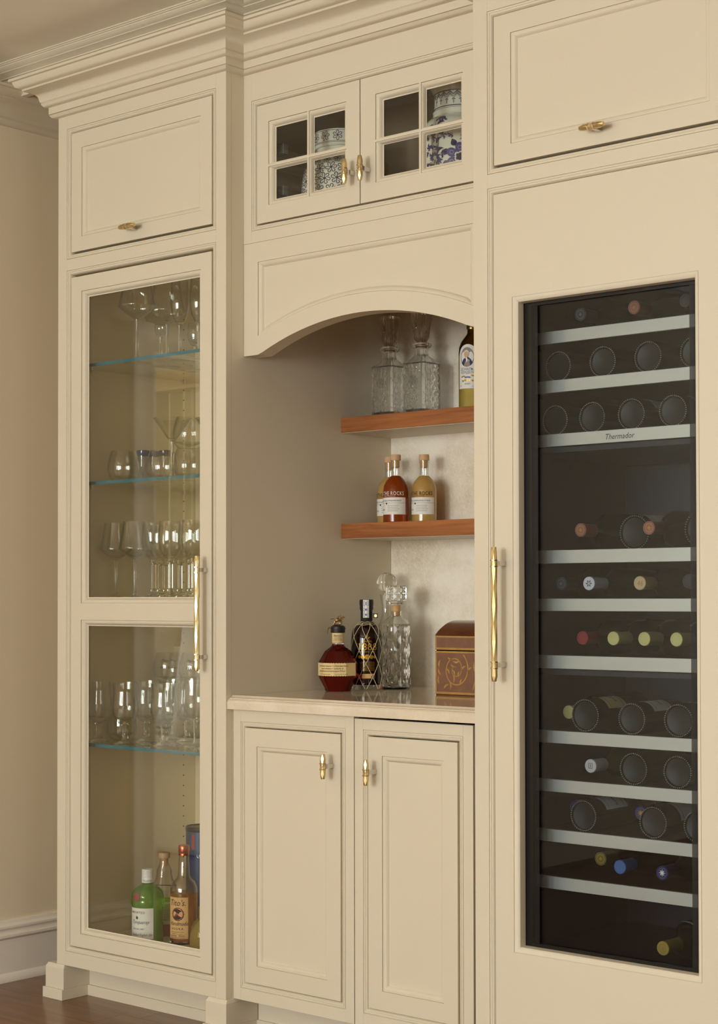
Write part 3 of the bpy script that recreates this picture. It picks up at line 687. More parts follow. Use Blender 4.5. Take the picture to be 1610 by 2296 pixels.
m = MB(); m.box(XW0-0.02, XW0+0.036, 0.0300, 0.034, ZW0-0.01, ZW1+0.01).box(XW1-0.026, XW1+0.02, 0.0300, 0.034, ZW0-0.01, ZW1+0.01)
m.box(XW0+0.036, XW1-0.026, 0.0300, 0.034, ZW0-0.01, ZW0+0.022).box(XW0+0.036, XW1-0.026, 0.0300, 0.034, ZW1-0.022, ZW1+0.01).build('black_border', 'blackframe', d)
m = MB(); m.box(XW0+0.0365, XW0+0.052, 0.0300, 0.0315, ZW0+0.0225, ZW1-0.0225).box(XW1-0.040, XW1-0.0265, 0.0300, 0.0315, ZW0+0.0225, ZW1-0.0225).build('dotted_border', 'frit', d)
MB().box(XW0-0.01, XW1+0.01, 0.0350, 0.0390, ZW0-0.005, ZW1+0.005).build('pane', 'winepane', d)
m = MB(); m.box(1.5850, 1.6250, 0.0400, 0.62, 0.06, 2.10).box(2.2250, 2.2700, 0.0400, 0.62, 0.06, 2.10).box(1.6255, 2.2245, 0.55, 0.62, 0.06, 2.10).box(1.6255, 2.2245, 0.0400, 0.5495, 0.30, 0.345).box(1.6255, 2.2245, 0.0400, 0.5495, 1.94, 2.10)
m.box(1.6255, 2.2245, 0.10, 0.5495, 1.520, 1.532).box(1.6255, 2.2245, 0.10, 0.5495, 0.998, 1.010)
m.build('liner', 'fridge', WF)
for x0, x1, z0, z1 in ((1.63, 1.90, 1.30, 1.515), (1.905, 2.22, 1.38, 1.515), (1.905, 2.22, 1.02, 1.375), (1.63, 1.90, 0.87, 0.995), (1.905, 2.22, 0.87, 0.995)):
    MB().box(x0, x1, 0.540, 0.5495, z0, z1).build('back_plate', 'fridge2', WF, bevel=0.002)
RACKS = [1.806, 1.690, 1.563, 1.290, 1.1765, 1.0435, 0.867, 0.753, 0.636, 0.526]
for k, z in enumerate(RACKS):
    h = 0.031 if k in (3, 5) else 0.029
    m = MB(); m.box(1.6685, 2.1620, 0.09, 0.098, z-h, z)
    r_ = m.build('rack', 'alu', WF, bevel=0.0006)
    MB().box(1.6700, 2.1600, 0.0985, 0.52, z-0.012, z-0.002).build('rack_shelf', 'rackwood', r_)
    m = MB()
    for k2 in range(7):
        xx = 1.72+k2*0.07
        m.lathe([(0.0, -0.0016), (0.0008, -0.0012), (0.0010, 0.0), (0.0, 0.0)], 8, (xx, 0.0935, z-h))
    if k in (0, 1): m.build('rivets', 'chrome', r_)['kind'] = 'stuff'
    m = MB()
    m.box(1.6630, 1.6684, 0.0915, 0.125, z-h-0.010, z-0.004).build('rack_bracket', 'blackframe', r_)
    if k == 2:
        m = MB(); write(m, on_front(0.0897), 'Thermador', 1.9020, z-0.0215, 0.0185, shear=0.25, o=0.0, stretch=0.92); m.build('lettering', 'ink', r_)
# info sheet on the liner
m = MB(); m.box(1.63, 1.70, 0.5386, 0.5396, 0.90, 0.99).build('notice_sheet', 'fridge2', WF)

# ---- floating shelves
for z, lab in ((1.700, 'upper walnut floating shelf in the niche, holding cut glass decanters'), (1.393, 'lower walnut floating shelf in the niche, holding three corked cocktail bottles')):
    r_ = wthing('floating_shelf', lab, 'shelf', (1.133, 0.574, z-0.044)); MB().box(X1+0.0006, X2-0.0006, 0.463, 0.6855, z-0.0435, z).build('shelf_board', 'walnut', r_, bevel=0.001); MB().box(X1+0.0008, X2-0.0008, 0.466, 0.6850, z-0.0445, z-0.0436).build('pale_underside', 'paint', r_)  # board with a thin cream sheet that makes the underside pale
# ---- glass shelves in the display cabinet
GSH = {'A': 1.872, 'B': 1.5225, 'C': 1.1795, 'D': 0.7515}
gl = {'A': 'topmost glass shelf in the display cabinet, with flutes', 'B': 'glass shelf in the display cabinet, with stemless tumblers and blue-rimmed glasses', 'C': 'glass shelf behind the door rail, with thick-stemmed goblets', 'D': 'lowest glass shelf in the display cabinet, with short-stemmed beer glasses'}
for k, z in GSH.items():
    r_ = wthing('glass_shelf', gl[k], 'shelf', (0.356, 0.28, z-0.010))
    MB().box(0.0318, 0.6802, 0.0514, 0.522, z-0.0095, z).build('glass_sheet', 'shelfglass', r_)
    MB().box(0.0318, 0.6802, 0.0500, 0.0513, z-0.0095, z).build('front_edge', 'shelfedge', r_)
    for (xx, yy) in ((0.0345, 0.4756), (0.0345, 0.10), (0.677, 0.4756), (0.677, 0.10)):
        m = MB(); m.box(xx-0.0026, xx+0.0026, yy-0.003, yy+0.003, z-0.0165, z-0.0097).build('shelf_pin', 'chrome', r_)
# ------------------------------------------------------------------ bottles, decanters, jars and box in the niche
CAZ = math.radians(-50)
def ring_loft(rings, flip=False):
    m = MB(); n = len(rings[0])
    for r in rings: m.v += [tuple(p) for p in r]
    for i in range(len(rings)-1):
        for k in range(n): m.f.append((i*n+k, i*n+(k+1) % n, (i+1)*n+(k+1) % n, (i+1)*n+k))
    m.f.append(tuple(range(n-1, -1, -1))); m.f.append(tuple((len(rings)-1)*n+k for k in range(n)))
    return m
def chsq(h, c, z): return [(h-c, -h, z), (h, -h+c, z), (h, h-c, z), (h-c, h, z), (-h+c, h, z), (-h, h-c, z), (-h, -h+c, z), (-h+c, -h, z)]
def octo(r, z): return [(r*math.cos(math.radians(a)), r*math.sin(math.radians(a)), z) for a in (-67.5, -22.5, 22.5, 67.5, 112.5, 157.5, 202.5, 247.5)]
def inner(mb, name, parent):
    o = mb.build(name, 'cut', parent, keep=True); o.data.flip_normals(); return o
def cut_leaf(m, u0, z0, ang, ln, wd, y, h=0.0014):
    """wheel-cut leaf standing proud of the front face"""
    L_, R_, C_ = [], [], []
    for i in range(7):
        t = i/6; x = ln*t; b_ = 0.18*ln*math.sin(PI*t); hh = wd*math.sin(PI*t)/2
        for lst, yy in ((L_, b_+hh), (R_, b_-hh), (C_, b_)):
            lst.append((u0+x*math.cos(ang)-yy*math.sin(ang), z0+x*math.sin(ang)+yy*math.cos(ang)))
    vs = [(a, y, b_) for a, b_ in L_]+[(a, y-h, b_) for a, b_ in C_]+[(a, y, b_) for a, b_ in R_]
    fs = []
    for i in range(6): fs += [(i, i+1, 8+i, 7+i), (7+i, 8+i, 15+i, 14+i)]
    return m.add(vs, fs)
DH = 0.0412
LEAFCUTS = []
for (u0, z0, ang, ln, bend) in ((0.0, 0.008, 1.57, 0.075, 0.0), (0.0, 0.010, 2.15, 0.060, -0.25), (0.0, 0.010, 1.0, 0.060, 0.25), (-0.003, 0.020, 2.6, 0.036, -0.3), (0.003, 0.020, 0.55, 0.036, 0.3), (-0.002, 0.045, 2.35, 0.042, -0.3), (0.002, 0.045, 0.8, 0.042, 0.3), (0.0, 0.060, 2.7, 0.034, -0.2), (0.0, 0.060, 0.45, 0.034, 0.2), (-0.010, 0.100, 2.2, 0.030, -0.2), (0.010, 0.100, 0.95, 0.030, 0.2), (-0.012, 0.118, 1.9, 0.026, -0.1), (0.012, 0.118, 1.25, 0.026, 0.1), (0.0, 0.118, 1.57, 0.028, 0.0)):
    LEAFCUTS.append([(u0+ln*t*math.cos(ang)-bend*ln*math.sin(PI*t)*math.sin(ang)*0.5, z0+ln*t*math.sin(ang)+bend*ln*math.sin(PI*t)*math.cos(ang)*0.5, 0.0042*math.sin(PI*min(1, t*0.9+0.1))) for t in (0, 0.17, 0.34, 0.5, 0.67, 0.84, 1.0)])
def cut_front(u, z):
    d = 0.0
    for c_ in LEAFCUTS:
        for (ua, za, wa) in c_:
            q = math.hypot(u-ua, z-za); w_ = max(0.0022, wa)
            if q < w_: d = max(d, 0.0016*(1-q/w_))
    return d
def cut_side(u, z):
    p = 0.0190
    a = abs(((u+z*0.62)/p) % 1.0-0.5)*2; b_ = abs(((u-z*0.62)/p) % 1.0-0.5)*2
    return 0.0017*max(max(0, a-0.62)/0.38, max(0, b_-0.62)/0.38)
def cut_block():
    m = MB(); c_ = 0.0075; nu, nv = 30, 64; z0, z1 = 0.005, 0.150; cols = []
    for side in range(4):
        fn = cut_front if side in (0, 2) else cut_side
        for i in range(nu+1):
            u = -(DH-c_)+2*(DH-c_)*i/nu; col = []
            for j in range(nv+1):
                z = z0+(z1-z0)*j/nv; edge = min(1.0, i/2, (nu-i)/2, j/2, (nv-j)/2)
                d = DH-fn(u, z)*edge; x, y = u, -d
                for _ in range(side): x, y = -y, x
                col.append((x, y, z))
            cols.append(col)
    n = len(cols)
    for col in cols: m.v += col
    for k in range(n):
        k2 = (k+1) % n
        for j in range(nv): m.f.append((k*(nv+1)+j, k2*(nv+1)+j, k2*(nv+1)+j+1, k*(nv+1)+j+1))
    bot = [k*(nv+1) for k in range(n)]; top = [k*(nv+1)+nv for k in range(n)]
    o = len(m.v); m.v += [(m.v[i][0]*0.90, m.v[i][1]*0.90, 0.0) for i in bot]
    for k in range(n): m.f.append((o+k, o+(k+1) % n, bot[(k+1) % n], bot[k]))
    m.f.append(tuple(range(o+n-1, o-1, -1)))
    o2 = len(m.v)                                     # sloping shoulder up to the neck
    for i in top:
        x, y, z = m.v[i]; a = math.atan2(y, x); m.v.append((0.0205*math.cos(a), 0.0205*math.sin(a), 0.1725))
    for k in range(n): m.f.append((top[k], top[(k+1) % n], o2+(k+1) % n, o2+k))
    o3 = len(m.v)
    for k in range(n): x, y, z = m.v[o2+k]; m.v.append((x*0.95, y*0.95, 0.193))
    for k in range(n): m.f.append((o2+k, o2+(k+1) % n, o3+(k+1) % n, o3+k))
    m.f.append(tuple(o3+k for k in range(n)))
    return m
DEC_BODY = cut_block().mesh('body', 'cut')
def square_decanter(x, y, label):
    r = thing('square_decanter', label, 'decanter', (x, y, 1.700), group='square cut glass decanters')
    H = 0.0412
    put(DEC_BODY, 'body', r)
    t = 0.0060
    inner(ring_loft([chsq(H-t-0.004, 0.006, 0.012), chsq(H-t, 0.0075, 0.017), chsq(H-t, 0.0075, 0.147), chsq(H-t-0.004, 0.008, 0.151), octo(0.0150, 0.1735), octo(0.0138, 0.178), octo(0.0138, 0.1925)]), 'inner_wall', r)
    f = on_front(-H-0.0003); m = MB(); disc(m, f, 0.0, 0.10, 0.0155, 20); m.build('frosted_medallion', 'frost', r)
    MB().lathe([(0.0140, 0.1932), (0.0205, 0.1932), (0.0275, 0.198), (0.0300, 0.2035), (0.0275, 0.2085), (0.0160, 0.2095), (0.0140, 0.207)], 16).build('collar', 'cut', r)
    fl = lambda a, z: 1.0+0.055*math.cos(16*a) if z > 0.218 else 1.0
    MB().lathe([(0.0, 0.196), (0.0125, 0.196), (0.0132, 0.2085), (0.0145, 0.2125), (0.0215, 0.2235), (0.0252, 0.255), (0.0302, 0.291), (0.0288, 0.2965), (0.0, 0.2940)], 64, rmod=fl).build('stopper', 'cut', r, smooth=True)
    return r
MT['frost'] = thin_glass('frosted_etching', (0.80, 0.80, 0.77), 1.2, 0.4)
square_decanter(0.8022, 0.5762, 'square cut glass decanter with fluted stopper, on the end of the upper walnut shelf')
square_decanter(0.9222, 0.5762, 'square cut glass decanter with fluted stopper, between its twin and the portrait bottle')

def cocktail(x, y, z, liq, inkm, title, label, a0=-1.55):
    r = thing('cocktail_bottle', label, 'bottle', (x, y, z))
    R = 0.0366
    MB().lathe([(0, 0.0), (0.033, 0.0), (R, 0.004), (R, 0.092), (0.0345, 0.108), (0.0275, 0.122), (0.0180, 0.1325), (0.0138, 0.1365), (0.0, 0.1365)], 40).build('bottle_body', liq, r, smooth=True)
    MB().lathe([(0.0139, 0.1368), (0.0128, 0.146), (0.0128, 0.172), (0.0143, 0.174), (0.0143, 0.180), (0.0112, 0.180), (0.0112, 0.1385)], 28).build('neck', 'crystal', r, smooth=True)
    MB().lathe([(0, 0.160), (0.0100, 0.160), (0.0109, 0.164), (0.0109, 0.1805), (0, 0.1805)], 24).build('cork', 'cork', r, smooth=True)
    MB().lathe([(0, 0.1808), (0.0145, 0.1808), (0.0150, 0.182), (0.0150, 0.1955), (0.0138, 0.198), (0, 0.198)], 28).build('stopper_cap', 'corkwood', r, smooth=True)
    f = on_cyl(R, a0)
    lb = patch(MB(), f, -0.060, 0.056, 0.024, 0.073, 36).build('paper_label', 'paper', r, smooth=True)
    m = MB(); write(m, f, 'ON THE ROCKS', 0.004, 0.079, 0.0160, stretch=0.70, space=1.15); write(m, f, 'PREMIUM COCKTAILS', 0.004, 0.0752, 0.0034, space=1.25)
    m.build('printed_name', inkm, r)
    m = MB(); write(m, f, title, 0.006, 0.0615, 0.0062, space=1.2, o=0.0006)
    ribbon(m, lambda u, v, o=0: f(u, v, 0.0006), [(-0.058+0.114*k/24, 0.0570) for k in range(25)], 0.0005)
    f2 = lambda u, v, o=0: f(u, v, 0.0006)
    rg = random.Random(4)
    for k in range(4):
        u = 0.0+0; v = 0.050-k*0.0052; u0 = 0.000; u1 = u0+0.030+0.012*rg.random()
        ribbon(m, f2, [(u0+(u1-u0)*t/10, v) for t in range(11)], 0.0007)
    disc(m, f2, -0.004, 0.0555, 0.0026, 14)
    write(m, f, '375 ML', -0.020, 0.036, 0.0060, o=0.0006)
    m.build('label_print', 'ink', r)
    return r
cocktail(0.7820, 0.5980, 1.393, 'cosmo', 'ink', 'THE COSMOPOLITAN', 'cloudy yellow cocktail bottle standing behind the amber one on the lower shelf')
cocktail(0.8480, 0.5480, 1.393, 'oldfash', 'whiteink', 'THE OLD FASHIONED', 'amber old fashioned cocktail bottle with white label on the lower shelf')
cocktail(0.9115, 0.6000, 1.393, 'cosmo', 'ink', 'THE COSMOPOLITAN', 'cloudy yellow cocktail bottle standing apart, beside the amber one')

# ---- bottle with portrait label on the upper shelf
r = thing('vodka_bottle', 'clear bottle with white label, oval portrait and gold cap on the upper shelf', 'bottle', (1.0975, 0.588, 1.700))
R = 0.0392
MB().lathe([(0, 0.0), (0.036, 0.0), (R, 0.004), (R, 0.165), (0.0375, 0.182), (0.031, 0.198), (0.020, 0.212), (0.0145, 0.220), (0.0, 0.220)], 40).build('bottle_body', 'paleliq', r, smooth=True)
m = MB().lathe([(R+0.0002, 0.163), (0.0378, 0.1815), (0.0313, 0.1978), (0.0204, 0.2122), (0.0148, 0.2203), (0.0140, 0.232)], 40).build('tinted_shoulder', 'olive', r, smooth=True) if 'olive' in MT else None
MB().lathe([(0, 0.2205), (0.0140, 0.2205), (0.0140, 0.232), (0, 0.232)], 24).build('neck', 'solid', r, smooth=True)
MB().lathe([(0, 0.2322), (0.0162, 0.2322), (0.0168, 0.236), (0.0150, 0.262), (0.0138, 0.266), (0, 0.266)], 28).build('cap', 'bronze', r, smooth=True)
f = on_cyl(R, math.radians(-73)); m = MB()
patch(m, f, -0.031, 0.031, 0.062, 0.150, 24)
top = [(-0.031+0.062*k/24) for k in range(25)]
m.add([f(u, 0.150, 0) for u in top]+[f(u, 0.150+0.036*math.sqrt(max(0, 1-(u/0.031)**2)), 0) for u in top], [(k, k+1, k+26, k+25) for k in range(24)])
m.build('paper_label', 'paper', r, smooth=True)
g = lambda o: (lambda u, v, oo=0: f(u, v, o))
m = MB(); disc(m, g(0.0005), -0.002, 0.150, 0.0275, 28, sx=0.76); m.build('portrait_oval', 'backdrop', r)
m = MB(); m.add([g(0.0009)(u_, v_) for u_, v_ in ((-0.0185, 0.1330), (-0.0130, 0.1440), (-0.0040, 0.1500), (0.0020, 0.1500), (0.0090, 0.1440), (0.0145, 0.1330), (0.0095, 0.1265), (-0.002, 0.1238), (-0.0130, 0.1265))], [tuple(range(9))]); m.build('portrait_suit', 'suit', r)
m = MB(); disc(m, g(0.0012), -0.003, 0.1470, 0.0035, 10, sx=0.7); leaf(m, g(0.0012), -0.003, 0.148, -1.6, 0.014, 0.0045); m.build('portrait_collar', 'whiteink', r)
m = MB(); disc(m, g(0.0014), -0.003, 0.1600, 0.0098, 20, sx=0.80); m.build('portrait_hair', 'hair', r)
m = MB(); disc(m, g(0.0016), -0.003, 0.1568, 0.0085, 20, sx=0.80); m.build('portrait_face', 'skin', r)
m = MB(); write(m, g(0.0005), 'ДОНАЛЬД', 0.0, 0.1130, 0.0098, stretch=0.92); write(m, g(0.0005), 'КЕНДЕЛЛ', 0.0, 0.1040, 0.0098, stretch=0.92); m.build('label_print', 'suit', r)
m = MB()
for s in (-1, 1):
    for k in range(3): leaf(m, g(0.0005), s*(0.006+0.004*k), 0.0955, (0.5 if s > 0 else PI-0.5)-0.2*s*k, 0.009, 0.003)
for k in range(5): disc(m, g(0.0005), -0.0145+0.0072*k, 0.0835+(0.0016 if k in (1, 2, 3) else 0), 0.0029, 14)
m.build('label_medals', 'goldink', r)
m = MB(); ribbon(m, g(0.0008), [(-0.0085+0.017*k/8, 0.0925+0.0012*math.sin(PI*k/8)) for k in range(9)], 0.0038); m.build('label_ribbon', 'blueink', r)
m = MB(); write(m, g(0.0005), 'ВОДКА', 0.0, 0.0735, 0.0048); write(m, g(0.0005), '0,75 L', 0.016, 0.066, 0.0028); write(m, g(0.0005), '40%', -0.022, 0.069, 0.0036); m.build('small_print', 'ink', r)

# ---- bourbon bottle
r = thing('bourbon_bottle', 'squat faceted bourbon bottle with horse and rider stopper on the counter', 'bottle', (0.800, 0.352, CT))
prof = [(0, 0.0), (0.034, 0.0), (0.037, 0.003), (0.0375, 0.008), (0.0525, 0.036), (0.0555, 0.046), (0.0555, 0.078), (0.0535, 0.084), (0.0370, 0.112), (0.0215, 0.1235), (0.0175, 0.1275), (0.0172, 0.131), (0, 0.131)]
MB().lathe(prof, 10, a0=0.2).build('bottle_body', 'amberliq', r)
MB().lathe([(0, 0.1312), (0.0165, 0.1312), (0.0165, 0.166), (0, 0.166)], 28).build('neck', 'solid', r, smooth=True)
fn = on_cyl(0.0165, CAZ)
patch(MB(), fn, -0.030, 0.030, 0.1345, 0.1640, 30).build('neck_label', 'cream', r, smooth=True)
m = MB(); fx = lambda u, v, o=0: fn(u, v, 0.0006)
write(m, fx, "Blanton's", 0.0, 0.1530, 0.0082, shear=0.35, stretch=0.8)
for k, s in enumerate(('THE ORIGINAL', 'SINGLE BARREL', 'BOURBON WHISKEY')): write(m, fx, s, 0.0, 0.1488-k*0.0036, 0.0031)
ribbon(m, fx, [(-0.028+0.056*k/20, 0.1372) for k in range(21)], 0.0007)
m.build('neck_print', 'ink', r)
MB().lathe([(0, 0.164), (0.0195, 0.1635), (0.0205, 0.166), (0.0200, 0.172), (0.0212, 0.175), (0.0195, 0.181), (0.0150, 0.184), (0.0, 0.1845)], 24, rmod=lambda a, z: 1+0.03*math.sin(7*a)*(1 if z < 0.168 else 0.2)).build('wax_seal', 'blacksoft', r, smooth=True)
m = MB(); m.tube([(-0.016, -0.014, 0.178), (-0.021, -0.017, 0.176), (-0.022, -0.018, 0.168), (-0.023, -0.0185, 0.160)], [0.0016, 0.0016, 0.0013, 0.0019], 6); m.build('tear_tab', 'bronze', r, smooth=True)
# horse and rider figure, running to the viewer's right
H = thing; m = MB(); S_ = 1.0
def el(c, rx, ry, rz, tilt=0.0):
    mm = MB().lathe([(0, -1), (0.5, -0.866), (0.866, -0.5), (1, 0), (0.866, 0.5), (0.5, 0.866), (0, 1)], 10)
    out = []
    for (px, py, pz) in mm.v:
        X, Y, Z = pz*rx, py*ry, px*rz; out.append((c[0]+X*math.cos(tilt)-Z*math.sin(tilt), c[1]+Y, c[2]+X*math.sin(tilt)+Z*math.cos(tilt)))
    m.add(out, mm.f)
el((0, 0, 0.199), 0.0105, 0.0040, 0.0042, 0.05)                      # trunk
m.tube([(0.008, 0, 0.200), (0.0125, 0, 0.2055), (0.0148, 0, 0.2085)], [0.0036, 0.0026, 0.0020], 8)
m.tube([(0.0140, 0, 0.2092), (0.0172, 0, 0.2068), (0.0192, 0, 0.2050)], [0.0020, 0.0015, 0.0010], 8)
for s, pts in ((-1, [(0.0075, 0.197), (0.0115, 0.193), (0.0105, 0.188), (0.0075, 0.1865)]), (1, [(0.0065, 0.197), (0.0085, 0.192), (0.0050, 0.1885), (0.0030, 0.1860)]), (-1, [(-0.0075, 0.198), (-0.0060, 0.192), (-0.0095, 0.1885), (-0.0070, 0.1850)]), (1, [(-0.0080, 0.198), (-0.0095, 0.192), (-0.0135, 0.1900), (-0.0125, 0.1858)])):
    m.tube([(x, s*0.0017, z) for x, z in pts], [0.0024, 0.0015, 0.0010, 0.0011], 6)
m.tube([(-0.0100, 0, 0.201), (-0.0140, 0, 0.203), (-0.0190, 0, 0.2015), (-0.0220, 0, 0.2020)], [0.0014, 0.0013, 0.0011, 0.0005], 6)
m.tube([(-0.0020, 0, 0.2035), (0.0015, 0, 0.2080), (0.0060, 0, 0.2098)], [0.0022, 0.0020, 0.0015], 8)   # rider bent over the neck
el((0.0072, 0, 0.2118), 0.0019, 0.0017, 0.0019)
for s in (-1, 1):
    m.tube([(-0.0010, s*0.002, 0.2040), (0.0035, s*0.0042, 0.2015), (0.0005, s*0.0044, 0.1975)], [0.0015, 0.0013, 0.0009], 6)
    m.tube([(0.0045, s*0.0015, 0.2090), (0.0070, s*0.002, 0.2060), (0.0105, s*0.001, 0.2060)], [0.0010, 0.0009, 0.0007], 6)
m.tube([(-0.013, 0, 0.1852), (-0.004, 0.001, 0.1850), (0.008, 0, 0.1862)], [0.0016, 0.0022, 0.0012], 6)
o = m.build('horse_and_rider', 'bronze', r, smooth=True); o.rotation_euler = (0, 0, math.radians(40))
# paper band with lines of script
apo = math.cos(PI/10)
def band(mb, v0, v1, a_from, a_to, n=60, o=0.0, wav=0.0007):
    vs = []
    def rad(a):
        k = (a-0.2) % (2*PI/10)-PI/10; return 0.0555*apo/math.cos(k)+0.0006+o
    for j, v in enumerate((v0, v1)):
        for i in range(n+1):
            a = a_from+(a_to-a_from)*i/n; q = v+(wav*math.sin(a*46) if wav else 0); vs.append((rad(a)*math.cos(a), rad(a)*math.sin(a), q))
    mb.add(vs, [(i, i+1, n+1+i+1, n+1+i) for i in range(n)]); return rad
m = MB(); rad = band(m, 0.0440, 0.0800, CAZ-2.3, CAZ+1.20, 160); m.build('paper_band', 'cream', r)
fb = lambda u, v, o=0.0: ((rad(CAZ+u/0.0545)+0.0006)*math.cos(CAZ+u/0.0545), (rad(CAZ+u/0.0545)+0.0006)*math.sin(CAZ+u/0.0545), v)
m = MB()
for v, s, sz, u in ((0.0700, 'Bourbon whiskey dumped on 7-11-19 from Barrel No. 62', 0.0062, -0.018), (0.0628, 'stored in Warehouse  H  on Rick No. 18', 0.0062, -0.018), (0.0558, 'individually filtered and bottled by hand at 93 Proof', 0.0062, -0.022)):
    write(m, fb, s, u, v, sz, shear=0.4, stretch=0.66)
write(m, fb, 'STRAIGHT BOURBON WHISKEY', -0.042, 0.0478, 0.0030); write(m, fb, '46.5% ALC./VOL. (93 PROOF)', 0.012, 0.0478, 0.0030)
m.build('band_script', 'ink', r)

# ---- rum in a net
r = thing('rum_bottle', 'dark rum bottle in twine net with black cap, beside the faceted bourbon bottle', 'bottle', (0.8200, 0.4510, CT))
P_ = [(0.040, 0.0), (0.0432, 0.004), (0.0435, 0.018), (0.0435, 0.140), (0.0425, 0.155), (0.0375, 0.172), (0.0300, 0.183), (0.0205, 0.190), (0.0170, 0.196)]
def rrum(z):
    if z <= P_[0][1]: return P_[0][0]
    for (ra, za), (rb, zb) in zip(P_, P_[1:]):
        if za <= z <= zb: return ra+(rb-ra)*(z-za)/(zb-za)
    return P_[-1][0]
MB().lathe([(0, 0.016), (0.041, 0.016)]+P_[2:]+[(0, 0.196)], 40).build('bottle_body', 'darkrum', r, smooth=True)
MB().lathe([(0, 0.0)]+P_[:2]+[(0.0435, 0.0155), (0, 0.0155)], 40).build('glass_foot', 'solid', r, smooth=True)
MB().lathe([(0, 0.1962), (0.0168, 0.1962), (0.0168, 0.224), (0, 0.224)], 28).build('neck_band', 'ink', r, smooth=True)
MB().lathe([(0, 0.2242), (0.0172, 0.2242), (0.0195, 0.231), (0.0190, 0.238), (0.0200, 0.242), (0.0200, 0.2535), (0.0185, 0.2565), (0, 0.2565)], 28).build('cap', 'blacksoft', r, smooth=True)
fs_ = on_cyl(0.0203, CAZ-0.05)
m = MB(); patch(m, fs_, -0.0085, 0.0085, 0.205, 0.2555, 8); m.build('tax_strip', 'paper', r, smooth=True)
m = MB(); g2 = lambda u, v, o=0: fs_(u, v, 0.0005)
for v0, v1 in ((0.238, 0.252), (0.223, 0.233), (0.208, 0.219)):
    ribbon(m, g2, [(-0.0055, v0), (0.0055, v0), (0.0055, v1), (-0.0055, v1), (-0.0055, v0)], 0.0016)
disc(m, g2, 0, 0.228, 0.0032, 12); disc(m, g2, 0, 0.2135, 0.0032, 12); ribbon(m, g2, [(0, 0.24), (0, 0.25)], 0.0028)
m.build('tax_strip_print', 'blueink', r)
m = MB(); a = CAZ+0.9; m.box(0.012, 0.034, -0.0015, 0.0015, 0.204, 0.217).lathe([(0, 0), (0.0045, 0), (0.0045, 0.001), (0, 0.001)], 16)
m.v = m.v[:8]; m.f = m.f[:6]
o = m.build('leather_tag', 'blacksoft', r, bevel=0.001); o.rotation_euler = (0, 0, CAZ+PI/2-0.35)
m = MB(); disc(m, lambda u, v, o=0: (u, -0.0022, v), 0.0285, 0.2105, 0.0042, 16); o = m.build('tag_stud', 'bronze', r); o.rotation_euler = (0, 0, CAZ+PI/2-0.35)
for sgn in (-1, 1):                                     # the net: crossing cords
    for k in range(7):
        pts = []
        for i in range(41):
            z = 0.004+(0.190-0.004)*i/40; a = 2*PI*k/7+sgn*(z/0.190)*2*PI*0.36; q = rrum(z)+0.0011; pts.append((q*math.cos(a), q*math.sin(a), z))
        MB().tube(pts, 0.00085, 5).build('net_cord', 'twine', r, smooth=True)
for z in (0.185, 0.189, 0.193):
    q = rrum(z)+0.0014; MB().tube([(q*math.cos(2*PI*k/28), q*math.sin(2*PI*k/28), z+0.0012*math.sin(7*2*PI*k/28)) for k in range(28)], 0.0008, 5, closed=True).build('net_cord', 'twine', r, smooth=True)
fr_ = on_rev(rrum, CAZ+0.06, 0.0003, 0.0435); m = MB()
write(m, fr_, 'BRUGAL', 0.0, 0.1360, 0.0078); write(m, fr_, '1888', 0.0, 0.1135, 0.0290, stretch=1.0, space=1.02); write(m, fr_, 'DOBLEMENTE AÑEJADO', 0.0, 0.1075, 0.0042, space=1.1)
leaf(m, fr_, -0.002, 0.146, 1.2, 0.012, 0.004); leaf(m, fr_, 0.001, 0.145, 0.6, 0.010, 0.003)
for u, q in ((-0.0225, 0.0045), (-0.0125, 0.0055), (0.0, 0.0072), (0.0125, 0.0055), (0.0225, 0.0045)): disc(m, fr_, u, 0.0945, q, 20)
for k in range(8): ribbon(m, fr_, [(-0.022+0.044*t/10, 0.080-0.0034*k) for t in range(11)], 0.0009)
m.build('gold_lettering', 'goldink', r)
m = MB(); patch(m, fr_, -0.014, 0.022, 0.034, 0.047, 16, o=0.0003); m.build('paper_strip', 'tan', r, smooth=True)
m = MB(); patch(m, fr_, -0.030, -0.014, 0.034, 0.047, 8, o=0.0003); m.build('orange_strip', 'copper', r, smooth=True)
m = MB(); f3 = lambda u, v, o=0: fr_(u, v, 0.0007); write(m, f3, 'RON', -0.022, 0.0415, 0.0050); write(m, f3, 'DOM', -0.022, 0.0360, 0.0050); m.build('strip_print', 'redink', r)
m = MB(); disc(m, f3, 0.017, 0.0385, 0.0058, 18); m.build('strip_seal', 'steel', r)

# ---- cylindrical cut decanter with block stopper
def cutcyl(R, z0, z1, na, nz, d):
    m = MB(); ids = {}
    for j in range(nz+1):
        for k in range(na):
            a = 2*PI*k/na; ids[(j, k)] = len(m.v); m.v.append((R*math.cos(a), R*math.sin(a), z0+(z1-z0)*j/nz))
    for j in range(nz):
        for k in range(na):
            a = 2*PI*(k+0.5)/na; s = 1 if (j+k) % 2 else -1
            c_ = len(m.v); rr_ = R*math.cos(PI/na)+s*d; m.v.append((rr_*math.cos(a), rr_*math.sin(a), z0+(z1-z0)*(j+0.5)/nz))
            q = [ids[(j, k)], ids[(j, (k+1) % na)], ids[(j+1, (k+1) % na)], ids[(j+1, k)]]
            m.f += [(q[i], q[(i+1) % 4], c_) for i in range(4)]
    m.f.append(tuple(ids[(0, k)] for k in range(na-1, -1, -1))); m.f.append(tuple(ids[(nz, k)] for k in range(na))); return m
r = thing('cylinder_decanter', 'cylindrical diamond-cut glass decanter with square block stopper on the counter', 'decanter', (0.8530, 0.5430, CT))
cutcyl(0.0400, 0.006, 0.186, 12, 6, 0.0055).build('body', 'cut', r)
